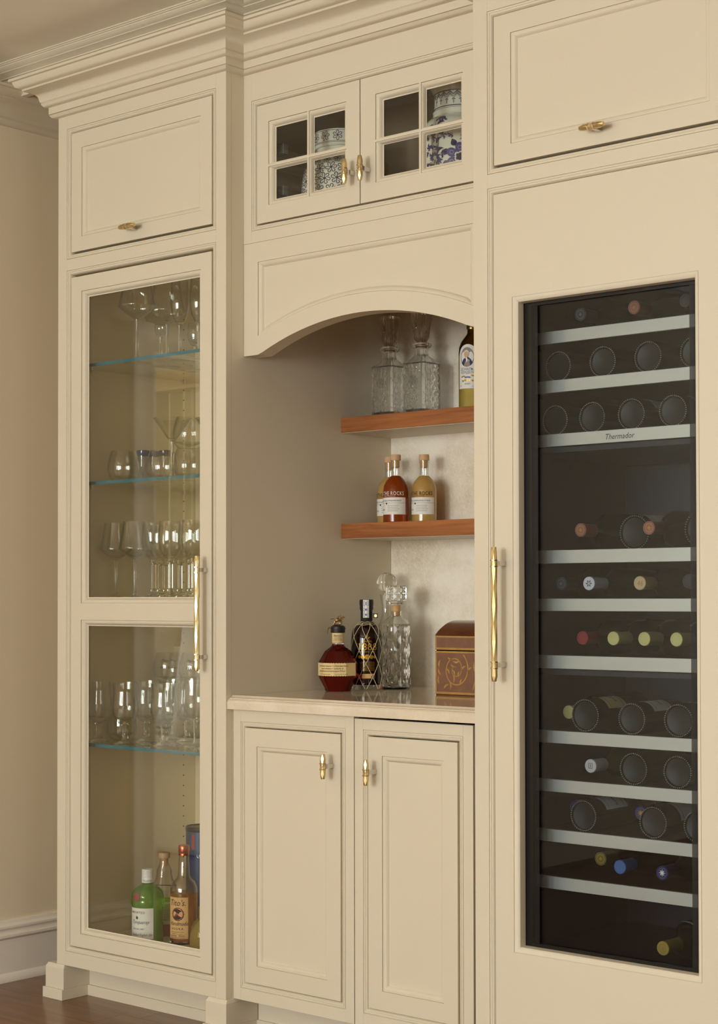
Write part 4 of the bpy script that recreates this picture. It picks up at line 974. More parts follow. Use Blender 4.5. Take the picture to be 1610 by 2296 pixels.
MB().lathe([(0, 0.0), (0.0375, 0.0), (0.0395, 0.003), (0.0390, 0.0058), (0, 0.0058)], 24).build('foot', 'solid', r, smooth=True)
MB().lathe([(0.0395, 0.1862), (0.0350, 0.196), (0.0220, 0.205), (0.0160, 0.210), (0.0160, 0.222), (0.0125, 0.222), (0.0125, 0.208), (0.030, 0.196), (0.036, 0.1862)], 24).build('shoulder', 'solid', r, smooth=True)
inner(MB().lathe([(0, 0.014), (0.034, 0.014), (0.0352, 0.018), (0.0352, 0.180), (0, 0.182)], 24), 'inner_wall', r)
MB().lathe([(0, 0.2105), (0.0120, 0.2105), (0.0120, 0.240), (0, 0.240)], 20).build('cork', 'cork', r, smooth=True)
MB().lathe([(0, 0.2402), (0.0170, 0.2402), (0.0215, 0.246), (0.0200, 0.2525), (0, 0.2525)], 24).build('stopper_base', 'solid', r, smooth=True)
m = ring_loft([chsq(0.0225, 0.003, 0.2528), chsq(0.0245, 0.003, 0.256), chsq(0.0245, 0.003, 0.292), chsq(0.0225, 0.003, 0.2955)])
for ax_ in range(4):
    for i in range(2):
        for j in range(2):
            cu_, cz_ = -0.0107+0.0214*i, 0.2652+0.018*j; hu, hz = 0.0100, 0.0085; q = [(cu_-hu, cz_-hz), (cu_+hu, cz_-hz), (cu_+hu, cz_+hz), (cu_-hu, cz_+hz)]
            pts = [(u, -0.0247, z) for u, z in q]+[(cu_, -0.0275, cz_)]
            c_, s_ = math.cos(ax_*PI/2), math.sin(ax_*PI/2)
            m.add([(x*c_-y*s_, x*s_+y*c_, z) for x, y, z in pts], [(0, 1, 4), (1, 2, 4), (2, 3, 4), (3, 0, 4)])
o = m.build('stopper', 'solid', r); o.rotation_euler = (0, 0, 0.35)
# ---- decanter with ball stopper behind
r = thing('ball_stopper_decanter', 'clear decanter with round ribbed ball stopper standing behind the others', 'decanter', (0.7690, 0.6000, CT))
MB().lathe([(0, 0.0), (0.0440, 0.0), (0.0465, 0.004), (0.0465, 0.120), (0.0400, 0.150), (0.0220, 0.190), (0.0150, 0.215), (0.0150, 0.235), (0.0205, 0.2685), (0.0215, 0.271), (0.0185, 0.2705), (0.0125, 0.236), (0.0122, 0.215), (0.019, 0.190), (0.037, 0.149), (0.0430, 0.119), (0.0430, 0.010), (0, 0.010)], 32).build('body', 'crystal', r, smooth=True)
MB().lathe([(0, 0.225), (0.0095, 0.225), (0.0115, 0.262), (0.0115, 0.272), (0.009, 0.276), (0, 0.276)], 20).build('stopper_stem', 'solid', r, smooth=True)
MB().lathe([(0, 0.2765)]+[(0.0292*math.sin(PI*k/14), 0.3060-0.0292*math.cos(PI*k/14)) for k in range(1, 14)]+[(0, 0.3352)], 64, rmod=lambda a, z: 1+0.035*math.cos(12*a)).build('stopper', 'solid', r, smooth=True)
# ---- domed box
r = thing('domed_box', 'domed wooden box with painted gold scrolls on the stone counter', 'box', (1.3000, 0.4650, CT))
hw, hd = 0.165, 0.095
MB().box(-hw, hw, -hd, hd, 0.003, 0.1190).build('box_body', 'boxpaint', r, bevel=0.0015)
MB().box(-hw+0.002, hw-0.002, -hd+0.002, hd-0.002, 0.0, 0.0028).build('box_base', 'boxwood', r)
MB().box(-hw, hw, -hd, hd, 0.1215, 0.1600).build('lid_band', 'boxpaint', r, bevel=0.0015)
MB().box(-hw+0.003, hw-0.003, -hd+0.003, hd-0.003, 0.1192, 0.1213).build('lid_joint', 'gap', r)
m = MB(); n = 18; pr = [(-hd+2*hd*k/n, 0.1603+0.0400*math.sin(PI*k/n)**0.85) for k in range(n+1)]; pr[0] = (-hd, 0.1603); pr[-1] = (hd, 0.1603)
vs = [(-hw, y_, z_) for y_, z_ in pr]+[(hw, y_, z_) for y_, z_ in pr]
m.add(vs, [(k, k+1, n+2+k, n+1+k) for k in range(n)]+[tuple(range(n+1)), tuple(range(2*n+1, n, -1)), (0, n, 2*n+1, n+1)])
m.build('domed_lid', 'boxwood', r, smooth=True)
f = on_front(-hd-0.0003); m = MB()
for (z0, z1) in ((0.004, 0.1185), (0.1225, 0.1595)):
    w_ = 0.0055
    patch(m, f, -hw+0.001, hw-0.001, z0, z0+w_, 1); patch(m, f, -hw+0.001, hw-0.001, z1-w_*0.8, z1, 1); patch(m, f, -hw+0.001, -hw+w_, z0+w_, z1-w_*0.8, 1); patch(m, f, hw-w_, hw-0.001, z0+w_, z1-w_*0.8, 1)
m.build('gold_border', 'boxgold', r)
m = MB()
for s in (1, -1):
    fm = (lambda u, v, o=0.0: (u, -hd-0.0004, v)) if s == 1 else (lambda u, v, o=0.0: (-u, -hd-0.0004, v))
    cu_, cv_ = -hw+0.070, 0.0700; pts = []
    for i in range(90):
        t = i/89; a = 1.2+t*4.2*PI; q = 0.006+0.046*t**1.05; pts.append((cu_+q*math.cos(a)*0.92, cv_+q*math.sin(a)*1.02))
    pts = [p for p in pts if p[1] > 0.012 and p[1] < 0.112 and p[0] > -hw+0.009]
    ribbon(m, fm, pts, lambda t: 0.0014+0.0022*t)
    for i in range(6, len(pts)-2, 7):
        x, y_ = pts[i]; dx, dy = pts[i+1][0]-pts[i-1][0], pts[i+1][1]-pts[i-1][1]; a = math.atan2(dy, dx)
        leaf(m, fm, x, y_, a+(0.75 if i % 2 else -0.75), 0.015+0.004*(i % 3), 0.0050, bend=0.3)
    for (x, y_, a, l) in ((-hw+0.014, 0.03, 1.6, 0.024), (-hw+0.020, 0.055, 2.0, 0.020), (-hw+0.014, 0.075, 1.3, 0.022), (-hw+0.03, 0.018, 0.6, 0.022), (-0.030, 0.030, 1.1, 0.03), (-0.022, 0.06, 1.9, 0.034), (-0.012, 0.02, 1.3, 0.028), (-0.030, 0.085, 0.7, 0.022), (-0.014, 0.095, 1.9, 0.02)): leaf(m, fm, x, y_, a, l, 0.0058)
    ribbon(m, fm, [(-0.036+0.030*t/12, 0.018+0.075*t/12+0.010*math.sin(PI*t/12)) for t in range(13)], 0.0026)
m.build('gold_scrollwork', 'boxgold', r)

# ---- porcelain jars
def interp(P, z):
    if z <= P[0][1]: return P[0][0]
    for (ra, za), (rb, zb) in zip(P, P[1:]):
        if za <= z <= zb: return ra+(rb-ra)*(z-za)/max(1e-9, zb-za)
    return P[-1][0]
def smoothprof(P, n=40):
    zs = [P[0][1]+(P[-1][1]-P[0][1])*k/n for k in range(n+1)]; rs = [interp(P, z) for z in zs]
    for _ in range(3): rs = [rs[0]]+[(rs[i-1]+2*rs[i]+rs[i+1])/4 for i in range(1, n)]+[rs[-1]]
    return list(zip(rs, zs))
r = thing('ginger_jar', 'lidded porcelain jar with navy curl clusters in the small-paned cabinet', 'jar', (0.9330, 0.2200, 2.1636))
P1 = smoothprof([(0.078, 0.0), (0.086, 0.02), (0.100, 0.06), (0.109, 0.10), (0.109, 0.135), (0.103, 0.165), (0.090, 0.190), (0.074, 0.205), (0.066, 0.212)])
MB().lathe([(0, 0.0)]+P1+[(0.066, 0.228), (0, 0.228)], 56).build('jar_body', 'china', r, smooth=True)
MB().lathe([(0, 0.2285), (0.071, 0.2285), (0.0745, 0.232), (0.0745, 0.268), (0.0725, 0.2725), (0.060, 0.2745), (0, 0.2755)], 56).build('lid', 'china', r, smooth=True)
def curl_cluster(m, f, u, v, s, rot):
    w_ = 0.135*s
    for k in range(6):
        a = rot+2*PI*k/6; pts = []
        for i in range(15):                                # a stem that ends in a hook
            t = i/14
            if t < 0.45: q = s*(0.18+0.55*t/0.45); x, y_ = q*math.cos(a), q*math.sin(a)
            else:
                th = (t-0.45)/0.55*1.45*PI; cx_, cy_ = s*0.73*math.cos(a)+s*0.26*math.cos(a+PI/2), s*0.73*math.sin(a)+s*0.26*math.sin(a+PI/2)
                x, y_ = cx_+s*0.26*math.cos(a-PI/2+th), cy_+s*0.26*math.sin(a-PI/2+th)
            pts.append((u+x, v+y_))
        ribbon(m, f, pts, w_)
    disc(m, f, u, v, s*0.22, 8)
f = on_rev(lambda z: interp(P1, z), 0.0, 0.0006, 0.105); m = MB(); rg = random.Random(5)
for row, v in enumerate([0.014, 0.043, 0.072, 0.101, 0.130, 0.159, 0.186]):
    nn = 20; c_ = 2*PI*0.105/nn
    for k in range(nn): curl_cluster(m, f, (k+0.5*(row % 2))*c_, v+rg.uniform(-0.003, 0.003), 0.0150 if row < 6 else 0.0110, rg.random()*2)
m.build('painted_curls', 'blue', r)
f = on_cyl(0.0745, 0.0, 0.0006); m = MB()
for k in range(13): curl_cluster(m, f, 2*PI*0.0745*k/13, 0.2535, 0.0125, k*0.4)
for v in (0.2355, 0.2385, 0.2680): ribbon(m, f, [(2*PI*0.0745*t/60, v) for t in range(61)], 0.0011)
m.build('painted_lid_band', 'blue', r)
r = thing('blue_white_vase', 'blue flowered porcelain jar with flared rim behind the small panes', 'jar', (1.3242, 0.2420, 2.1636))
P2 = smoothprof([(0.085, 0.0), (0.092, 0.02), (0.101, 0.06), (0.106, 0.12), (0.106, 0.19), (0.103, 0.215), (0.094, 0.232), (0.078, 0.243), (0.066, 0.250)])
MB().lathe([(0, 0.0)]+P2+[(0.069, 0.252), (0.0695, 0.262), (0.066, 0.266), (0.0655, 0.308), (0.0700, 0.316), (0.0780, 0.328), (0.0800, 0.336), (0.0780, 0.342), (0.0720, 0.3425), (0.058, 0.325), (0.058, 0.260), (0, 0.255)], 56).build('jar_body', 'china', r, smooth=True)
f = on_cyl(0.0657, 0.0, 0.0007); m = MB(); n_ = 22; c_ = 2*PI*0.0657/n_
for k in range(n_):
    u = k*c_
    for dv in (0.0, -0.006, -0.011): ribbon(m, f, [(u-c_/2, 0.3045+dv*0.6), (u, 0.2965+dv), (u+c_/2, 0.3045+dv*0.6)], 0.0022 if dv == 0 else 0.0013)
    for dv in (0.2860, 0.2825, 0.2790, 0.2755): disc(m, f, u, dv, 0.0015, 6)
    for du in (-0.003, 0.003): disc(m, f, u+du, 0.2840, 0.0015, 6)
for v in (0.3070, 0.2685): ribbon(m, f, [(2*PI*0.0657*t/60, v) for t in range(61)], 0.0022)
m.build('painted_neck_band', 'blue', r)
f = on_rev(lambda z: interp(P2, z), 0.0, 0.0007, 0.106); f2 = lambda u, v, o=0: f(u, v, 0.0006)
m = MB(); mw = MB(); md = MB(); rg = random.Random(11)
circ = 2*PI*0.106
for k in range(5):
    u = circ*(k/5)+0.012-0.106*1.02; v = 0.125
    for j in range(8): leaf(md, f, u+0.030*math.cos(j*PI/4+0.4), v+0.030*math.sin(j*PI/4+0.4), j*PI/4+0.4, 0.020, 0.016, bend=0.0)
    for j in range(6):
        a = j*PI/3+PI/6; disc(m, lambda uu, vv, o=0: f(uu, vv, 0.0003), u+0.0235*math.cos(a), v+0.0235*math.sin(a), 0.0135, 18, sx=0.85, rot=a+PI/2)
        ribbon(mw, f2, [(u+0.0235*math.cos(a)+0.005*math.cos(t*PI/4), v+0.0235*math.sin(a)+0.005*math.sin(t*PI/4)) for t in range(9)], 0.0006)
    disc(mw, f2, u, v, 0.0135, 16, lob=lambda a: 1+0.2*math.cos(5*a)); disc(md, lambda uu, vv, o=0: f(uu, vv, 0.0009), u, v, 0.0100, 16, lob=lambda a: 1+0.18*math.cos(5*a))
    # scrolls with leaves between the flowers
    uc = u+circ/10
    for s in (-1, 1):
        pts = [(uc+s*0.010*math.sin(t/20*2*PI), 0.030+0.185*t/20) for t in range(21)]; ribbon(md, f, pts, 0.0016)
    for j in range(16):
        v2 = 0.025+j*0.0125; s = 1 if j % 2 else -1; a = (0.6 if s > 0 else PI-0.6)+rg.uniform(-0.4, 0.4)
        leaf(m if j % 3 else md, f, uc+s*0.004, v2, a, 0.018+0.008*rg.random(), 0.009, bend=0.5*s)
    for (du, v3) in ((-0.004, 0.060), (0.006, 0.190), (0.0, 0.128)):
        for j in range(7): leaf(m, f, uc+du, v3, -0.3+j*0.6, 0.018, 0.007, bend=0.2)
        disc(mw, f2, uc+du, v3, 0.005, 12)
for row in range(9):                                   # small sprigs filling the ground between the flowers
    for k in range(26):
        u = circ*(k+0.5*(row % 2))/26+rg.uniform(-0.004, 0.004); v = 0.022+row*0.0225+rg.uniform(-0.004, 0.004)
        if any(math.hypot((u-(circ*(q/5)+0.012-0.106*1.02)+circ/2) % circ-circ/2, v-0.125) < 0.048 for q in range(5)): continue
        a = rg.uniform(0, 6.28)
        for j in range(3): leaf(md if rg.random() < 0.6 else m, f, u, v, a+j*1.1, 0.010+0.005*rg.random(), 0.0052, bend=0.6)
        ribbon(md, f, [(u+0.0045*math.cos(a+3+t*0.5)*(1-t/14), v+0.0045*math.sin(a+3+t*0.5)*(1-t/14)) for t in range(10)], 0.0012)
for k in range(9):
    u = circ*k/9
    for j in range(7): leaf(md if j % 2 else m, f, u+(j-3)*0.006, 0.222+0.004*(j % 2), 1.57+(j-3)*0.3, 0.014, 0.006)
    for j in range(5): leaf(md, f, u+0.02+(j-2)*0.005, 0.012, 1.57+(j-2)*0.35, 0.014, 0.006)
m.build('painted_flowers', 'blue2', r); md.build('painted_leaves', 'blue', r); mw.build('painted_white_detail', 'china', r)
# ------------------------------------------------------------------ glassware in the display cabinet
def shell(out, t=0.0011, base=None):
    """closed thin wall from an outer profile going up"""
    inn = [(max(0.0, r-t), z) for r, z in out[::-1]]
    if base is not None: inn = [(r, z) for r, z in inn if z > base]+[(0.0, base)]
    return out+inn
class Glass:
    def __init__(s, name, cat, parts): s.name, s.cat = name, cat; s.meshes = [(n, MB().lathe(p, seg).mesh(n, mat, sm)) for n, mat, p, seg, sm in parts]
    def place(s, x, y, z, label, group=None, rz=0.0):
        r = thing(s.name, label, s.cat, (x, y, z), (0, 0, rz), group)
        for n, me in s.meshes: put(me, n, r)
        return r
def angular(k):
    b = [(0.0045, 0.1120), (0.012, 0.1150), (0.030, 0.1270), (0.0480, 0.1420), (0.0488, 0.1450), (0.0470, 0.1500), (0.0400, 0.1860), (0.0345, 0.2200), (0.0340, 0.2235)]
    S = lambda P: [(r*k, z*k) for r, z in P]
    return Glass('wine_glass', 'glass', [('bowl', 'crystal', S(shell(b, 0.0009, 0.1150)), 40, True), ('stem', 'solid', S([(0, 0.007), (0.0065, 0.008), (0.0042, 0.018), (0.0037, 0.06), (0.0042, 0.105), (0.0055, 0.1125), (0, 0.1135)]), 20, True), ('foot', 'solid', S([(0, 0.0), (0.0360, 0.0), (0.0362, 0.0012), (0.020, 0.0030), (0.008, 0.0072), (0, 0.0076)]), 36, True)])
ANG1, ANG2 = angular(1.0), angular(1.16)
GOB = Glass('goblet', 'glass', [('bowl', 'crystal', shell([(0.0090, 0.1130), (0.0200, 0.1200), (0.0320, 0.1400), (0.0362, 0.1620), (0.0350, 0.1950), (0.0325, 0.2225)], 0.0012, 0.1180), 40, True),
    ('stem', 'solid', [(0, 0.016), (0.0100, 0.018), (0.0080, 0.024), (0.0068, 0.028), (0.0068, 0.098), (0.0085, 0.101), (0.0115, 0.106), (0.0095, 0.1135), (0, 0.1145)], 8, False), ('foot', 'solid', [(0, 0), (0.0310, 0.0), (0.0312, 0.0022), (0.0240, 0.0065), (0.0160, 0.0095), (0.0130, 0.0155), (0, 0.0165)], 32, True)])
TUM = Glass('stemless_tumbler', 'glass', [('bowl', 'crystal', shell([(0.0, 0.0), (0.0280, 0.0), (0.0340, 0.0025), (0.0440, 0.0180), (0.0485, 0.0380), (0.0465, 0.0600), (0.0400, 0.0850), (0.0365, 0.0930)], 0.0012, 0.0040), 44, True)])
SHOT = Glass('blue_rimmed_glass', 'glass', [('bowl', 'crystal', shell([(0.0, 0.0), (0.0160, 0.0), (0.0175, 0.003), (0.0180, 0.092)], 0.0018, 0.016), 28, True), ('base', 'solid', [(0, 0.0165), (0.0160, 0.0165), (0.0160, 0.0035), (0.0, 0.0025)], 28, True), ('blue_rim', 'cobalt', [(0.0186, 0.0925), (0.0192, 0.094), (0.0192, 0.107), (0.0180, 0.1085), (0.0162, 0.107), (0.0162, 0.0925)], 28, True)])
MART = Glass('martini_glass', 'glass', [('bowl', 'crystal', shell([(0.0060, 0.1060), (0.0150, 0.1150), (0.0350, 0.1430), (0.0560, 0.1720)], 0.0014, 0.1110), 44, True), ('stem', 'solid', [(0, 0.006), (0.0080, 0.008), (0.0056, 0.016), (0.0056, 0.090), (0.0075, 0.1065), (0, 0.1095)], 20, True), ('foot', 'solid', [(0, 0), (0.0340, 0), (0.0342, 0.0014), (0.015, 0.0040), (0, 0.0064)], 36, True)])
MARG = Glass('margarita_glass', 'glass', [('bowl', 'crystal', shell([(0.0050, 0.1110), (0.0130, 0.1160), (0.0195, 0.1290), (0.0200, 0.1420), (0.0180, 0.1500), (0.0240, 0.1540), (0.0430, 0.1580), (0.0490, 0.1680), (0.0520, 0.1900)], 0.0014, 0.1150), 44, True), ('stem', 'solid', [(0, 0.006), (0.0080, 0.008), (0.0050, 0.016), (0.0050, 0.098), (0.0068, 0.1115), (0, 0.1140)], 20, True), ('foot', 'solid', [(0, 0), (0.0340, 0), (0.0342, 0.0014), (0.015, 0.0040), (0, 0.0064)], 36, True)])
FLUTE = Glass('champagne_flute', 'glass', [('bowl', 'crystal', shell([(0.0050, 0.1060), (0.0140, 0.1130), (0.0230, 0.1320), (0.0280, 0.1620), (0.0275, 0.1900), (0.0240, 0.2340)], 0.0012, 0.1120), 40, True), ('stem', 'solid', [(0, 0.006), (0.0070, 0.008), (0.0045, 0.016), (0.0045, 0.094), (0.0066, 0.1065), (0, 0.1110)], 20, True), ('foot', 'solid', [(0, 0), (0.0320, 0), (0.0322, 0.0014), (0.014, 0.0038), (0, 0.0064)], 36, True)])
COR = Glass('cordial_glass', 'glass', [('bowl', 'crystal', shell([(0.0050, 0.0720), (0.0150, 0.0770), (0.0240, 0.0920), (0.0262, 0.1080), (0.0250, 0.1320), (0.0235, 0.1420)], 0.0014, 0.0780), 36, True), ('stem', 'solid', [(0, 0.006), (0.0080, 0.008), (0.0062, 0.016), (0.0062, 0.062), (0.0105, 0.068), (0.0060, 0.0740), (0, 0.0765)], 20, True), ('foot', 'solid', [(0, 0), (0.0300, 0), (0.0302, 0.0014), (0.014, 0.0038), (0, 0.0064)], 36, True)])
HUR = Glass('beer_glass', 'glass', [('bowl', 'crystal', shell([(0.0100, 0.0580), (0.0200, 0.0620), (0.0330, 0.0770), (0.0398, 0.1000), (0.0390, 0.1200), (0.0355, 0.1480), (0.0350, 0.1620), (0.0372, 0.1800)], 0.0014, 0.0650), 44, True), ('stem', 'solid', [(0, 0.010), (0.0130, 0.012), (0.0090, 0.020), (0.0078, 0.034), (0.0085, 0.048), (0.0125, 0.0585), (0, 0.0640)], 20, True), ('foot', 'solid', [(0, 0), (0.0320, 0.0), (0.0322, 0.0020), (0.0220, 0.0060), (0.0135, 0.0115), (0, 0.0120)], 36, True)])
WINE = Glass('white_wine_glass', 'glass', [('bowl', 'crystal', shell([(0.0050, 0.0760), (0.0180, 0.0830), (0.0320, 0.1040), (0.0370, 0.1280), (0.0355, 0.1600), (0.0310, 0.1960)], 0.0012, 0.0820), 44, True), ('stem', 'solid', [(0, 0.006), (0.0070, 0.008), (0.0045, 0.016), (0.0045, 0.066), (0.0066, 0.0765), (0, 0.0810)], 20, True), ('foot', 'solid', [(0, 0), (0.0330, 0), (0.0332, 0.0014), (0.014, 0.0038), (0, 0.0064)], 36, True)])
ROUND = Glass('round_stemless_glass', 'glass', [('bowl', 'crystal', shell([(0.0, 0.0), (0.0250, 0.0), (0.0330, 0.0040), (0.0440, 0.0220), (0.0455, 0.0400), (0.0425, 0.0700), (0.0360, 0.0950)], 0.0012, 0.0040), 44, True)])
TALL = Glass('tall_tumbler', 'glass', [('bowl', 'crystal', shell([(0.0, 0.0), (0.0280, 0.0), (0.0300, 0.003), (0.0335, 0.080), (0.0345, 0.1660)], 0.0014, 0.0060), 40, True)])
A_, B_, C_, D_ = GSH['A'], GSH['B'], GSH['C'], GSH['D']
ANG2.place(0.198, 0.135, A_, 'large angular wine glass at the front of the topmost glass shelf', 'large angular wine glasses on the top glass shelf')
ANG2.place(0.197, 0.255, A_, 'large angular wine glass farther back on the topmost glass shelf', 'large angular wine glasses on the top glass shelf')
MARG.place(0.085, 0.330, A_, 'margarita glass with stepped bowl on the topmost glass shelf')
for x, y, q in ((0.334, 0.180, 'beside the angular wine glasses'), (0.394, 0.200, 'next to the door stile')): FLUTE.place(x, y, A_, 'slim champagne flute on the topmost glass shelf, '+q, 'champagne flutes on the top glass shelf')
COR.place(0.212, 0.358, A_, 'small round-bowled cordial glass behind the champagne flutes')
TUM.place(0.1325, 0.140, B_, 'stemless tumbler standing nearest the cabinet side, before the blue-rimmed glasses')
TUM.place(0.2369, 0.200, B_, 'stemless tumbler between its twin and the martini glass')
TUM.place(0.3380, 0.213, B_, 'stemless tumbler carrying another tumbler on top')
TUM.place(0.3380, 0.213, B_+0.0932, 'stemless tumbler stacked on top of another tumbler')
for x, y in ((0.060, 0.280), (0.059, 0.325), (0.105, 0.330)): SHOT.place(x, y, B_, 'narrow clear glass with dark blue rim behind the stemless tumblers', 'blue-rimmed glasses')
for x, y, l in ((0.379, 0.110, 'martini glass in front of the stacked tumblers'), (0.470, 0.190, 'martini glass at the edge of the door, past the stacked tumblers')): MART.place(x, y, B_, l)
for x, y, q in ((0.0989, 0.140, 'by the cabinet side'), (0.218, 0.110, 'next to the goblets')): ANG1.place(x, y, C_, 'angular wine glass on the shelf behind the door rail, '+q, 'angular wine glasses behind the door rail')
for x, y in ((0.199, 0.200), (0.117, 0.300), (0.0715, 0.366), (0.316, 0.160), (0.205, 0.300), (0.282, 0.270), (0.425, 0.150)): GOB.place(x, y, C_, 'thick-stemmed goblet on the shelf behind the door rail', 'thick-stemmed goblets')
for x, y in ((0.078, 0.092), (0.187, 0.100), (0.168, 0.200), (0.322, 0.130), (0.161, 0.300), (0.260, 0.278)): HUR.place(x, y, D_, 'short-stemmed tulip beer glass on the lowest glass shelf', 'tulip beer glasses on the lowest glass shelf')
ROUND.place(0.079, 0.181, D_, 'round stemless glass between the tulip beer glasses')
WINE.place(0.3914, 0.187, D_, 'slender white wine glass beside the tulip beer glasses')
for x, y, l in ((0.0800, 0.368, 'against the cabinet side'), (0.182, 0.380, 'away from the cabinet side')):
    TALL.place(x, y, D_, 'tall plain tumbler under a script tumbler, '+l, 'tall tumblers at the back')
    g_ = TUM.place(x, y, D_+0.1662, 'stemless tumbler with black script on a tall tumbler, '+l, 'script tumblers')
    f = on_rev(lambda z: interp([(0.0485, 0.038), (0.0465, 0.060), (0.0400, 0.085)], z), math.radians(-45), 0.0006, 0.047); m = MB()
    write(m, f, '- Mama Mia -', 0.0, 0.066, 0.0110, shear=0.4); write(m, f, '- Vino Rosso -', 0.0, 0.044, 0.0110, shear=0.4); m.build('script_print', 'ink', g_, keep=True)

# ------------------------------------------------------------------ bottles on the cabinet floor
FZ = 0.168; CA = math.radians(-42)
r = thing('gin_bottle', 'green gin bottle with white cap and red seal on the cabinet floor', 'bottle', (0.2186, 0.160, FZ))
fac = lambda a, z: 1+0.012*abs(math.sin(4*a)) if z > 0.112 and z < 0.165 else 1.0
MB().lathe([(0, 0.0), (0.0430, 0.0), (0.0455, 0.004), (0.0455, 0.108), (0.0465, 0.112), (0.0478, 0.116), (0.0478, 0.124), (0.0465, 0.128), (0.0470, 0.136), (0.0440, 0.150), (0.0360, 0.160), (0.0225, 0.168), (0.0165, 0.173), (0.0165, 0.176), (0, 0.176)], 48, rmod=fac).build('bottle_body', 'greenglass', r, smooth=True)
MB().lathe([(0, 0.1762), (0.0172, 0.1762), (0.0172, 0.191), (0.0165, 0.1925), (0.0172, 0.194), (0.0165, 0.1965), (0.0172, 0.199), (0.0165, 0.2015), (0.0172, 0.204), (0.0168, 0.2140), (0.0155, 0.2155), (0, 0.2155)], 32).build('cap', 'whitecap', r, smooth=True)
f = on_cyl(0.0455, math.radians(-78)); patch(MB(), f, -0.050, 0.046, 0.017, 0.107, 30).build('paper_label', 'paper', r, smooth=True)
f1 = lambda u, v, o=0: f(u, v, 0.0006)
m = MB(); write(m, f1, 'IMPORTED', -0.004, 0.091, 0.0098, space=1.1); m.build('label_red_print', 'redink', r)
m = MB(); write(m, f1, 'Tanqueray', 0.004, 0.062, 0.0150, shear=0.45, stretch=0.9); write(m, f1, 'SPECIAL DRY', 0.0, 0.0445, 0.0068); write(m, f1, 'Distilled English Gin', 0.008, 0.0265, 0.0098, shear=0.45, stretch=0.85)
ribbon(m, f1, [(-0.025, 0.0425), (0.025, 0.0425), (0.025, 0.0515), (-0.025, 0.0515), (-0.025, 0.0425)], 0.0006)
disc(m, f1, -0.004, 0.079, 0.0040, 10); leaf(m, f1, -0.004, 0.074, 1.57, 0.012, 0.004)
m.build('label_black_print', 'ink', r)
m = MB(); disc(m, on_cyl(0.0490, math.radians(-84), 0.0), 0.0, 0.138, 0.0115, 24)
ms = MB().lathe([(0, 0.0), (0.0118, 0.0), (0.0118, 0.0025), (0.0095, 0.0032), (0, 0.0030)], 28); o = ms.build('wax_seal', 'redink', r, smooth=True)
a = math.radians(-84); o.location = (0.0455*math.cos(a), 0.0455*math.sin(a), 0.139); o.rotation_euler = (0, math.radians(75), a)
m = MB(); fc = on_cyl(0.0172, math.radians(-50)); write(m, fc, 'Tanqueray', 0.0, 0.181, 0.0065, shear=0.4); m.build('cap_print', 'steel', r)
r = thing('corked_spirit_bottle', 'clear spirit bottle with bulging neck and pale cork, behind the green gin', 'bottle', (0.1650, 0.2740, FZ))
MB().lathe([(0, 0.0), (0.037, 0.0), (0.0400, 0.004), (0.0400, 0.048), (0, 0.048)], 36).build('spirit', 'tealiq', r, smooth=True)
MB().lathe([(0.0402, 0.0482), (0.0402, 0.128), (0.0370, 0.148), (0.0270, 0.166), (0.0240, 0.178), (0.0225, 0.196), (0.0150, 0.212), (0.0132, 0.218), (0.0132, 0.2265), (0.0118, 0.2265), (0.0118, 0.217), (0.0210, 0.194), (0.0225, 0.178), (0.0255, 0.166), (0.0355, 0.146), (0.0387, 0.127), (0.0387, 0.0482)], 36).build('glass_body', 'crystal', r, smooth=True)
MB().lathe([(0, 0.205), (0.0105, 0.205), (0.0115, 0.210), (0.0115, 0.2285), (0, 0.2285)], 24).build('cork', 'cork', r, smooth=True)
MB().lathe([(0, 0.2288), (0.0160, 0.2288), (0.0168, 0.231), (0.0168, 0.2435), (0.0155, 0.2455), (0, 0.2455)], 28).build('stopper_cap', 'corkwood', r, smooth=True)
f = on_cyl(0.0404, CA+0.25); patch(MB(), f, -0.030, 0.028, 0.036, 0.118, 20).build('paper_label', 'paper', r, smooth=True)
patch(MB(), f, -0.030, 0.028, 0.104, 0.1175, 20, o=0.0004).build('label_green_band', 'lime', r, smooth=True) if 'lime' in MT else None
m = MB(); f1 = lambda u, v, o=0: f(u, v, 0.0006)
for k in range(14): ribbon(m, f1, [(-0.012+0.030*t/6, 0.095-0.0036*k) for t in range(7)], 0.0013)
m.build('label_print', 'steel', r)
m = MB(); m.tube([(0.0385*math.cos(t/24*2*PI), 0.0385*math.sin(t/24*2*PI), 0.147+0.006*math.cos(t/24*2*PI+1)) for t in range(24)], 0.0008, 5, closed=True); m.build('neck_cord', 'ink', r)
r = thing('vodka_bottle', 'vodka bottle with tan label and copper cap, half full of golden liquid', 'bottle', (0.3140, 0.2160, FZ))
R = 0.0405
MB().lathe([(0, 0.0), (0.037, 0.0), (R, 0.004), (R, 0.013), (0, 0.013)], 40).build('glass_foot', 'solid', r, smooth=True)
MB().lathe([(0, 0.0132), (R-0.0003, 0.0132), (R-0.0003, 0.150), (0, 0.150)], 40).build('spirit', 'goldliq', r, smooth=True)
MB().lathe([(R, 0.1502), (0.0395, 0.166), (0.0330, 0.182), (0.0215, 0.192), (0.0175, 0.200), (0.0150, 0.258), (0.0138, 0.258), (0.0160, 0.200), (0.020, 0.191), (0.0315, 0.181), (0.038, 0.165), (0.0388, 0.1502)], 40).build('glass_neck', 'crystal', r, smooth=True)
MB().lathe([(0, 0.2585), (0.0160, 0.2585), (0.0160, 0.264), (0.0150, 0.2655), (0.0165, 0.268), (0.0165, 0.2855), (0.0150, 0.2875), (0, 0.2875)], 32).build('cap', 'copper', r, smooth=True)
f = on_cyl(R, math.radians(-72)); f1 = lambda u, v, o=0: f(u, v, 0.0006); f2 = lambda u, v, o=0: f(u, v, 0.0010)
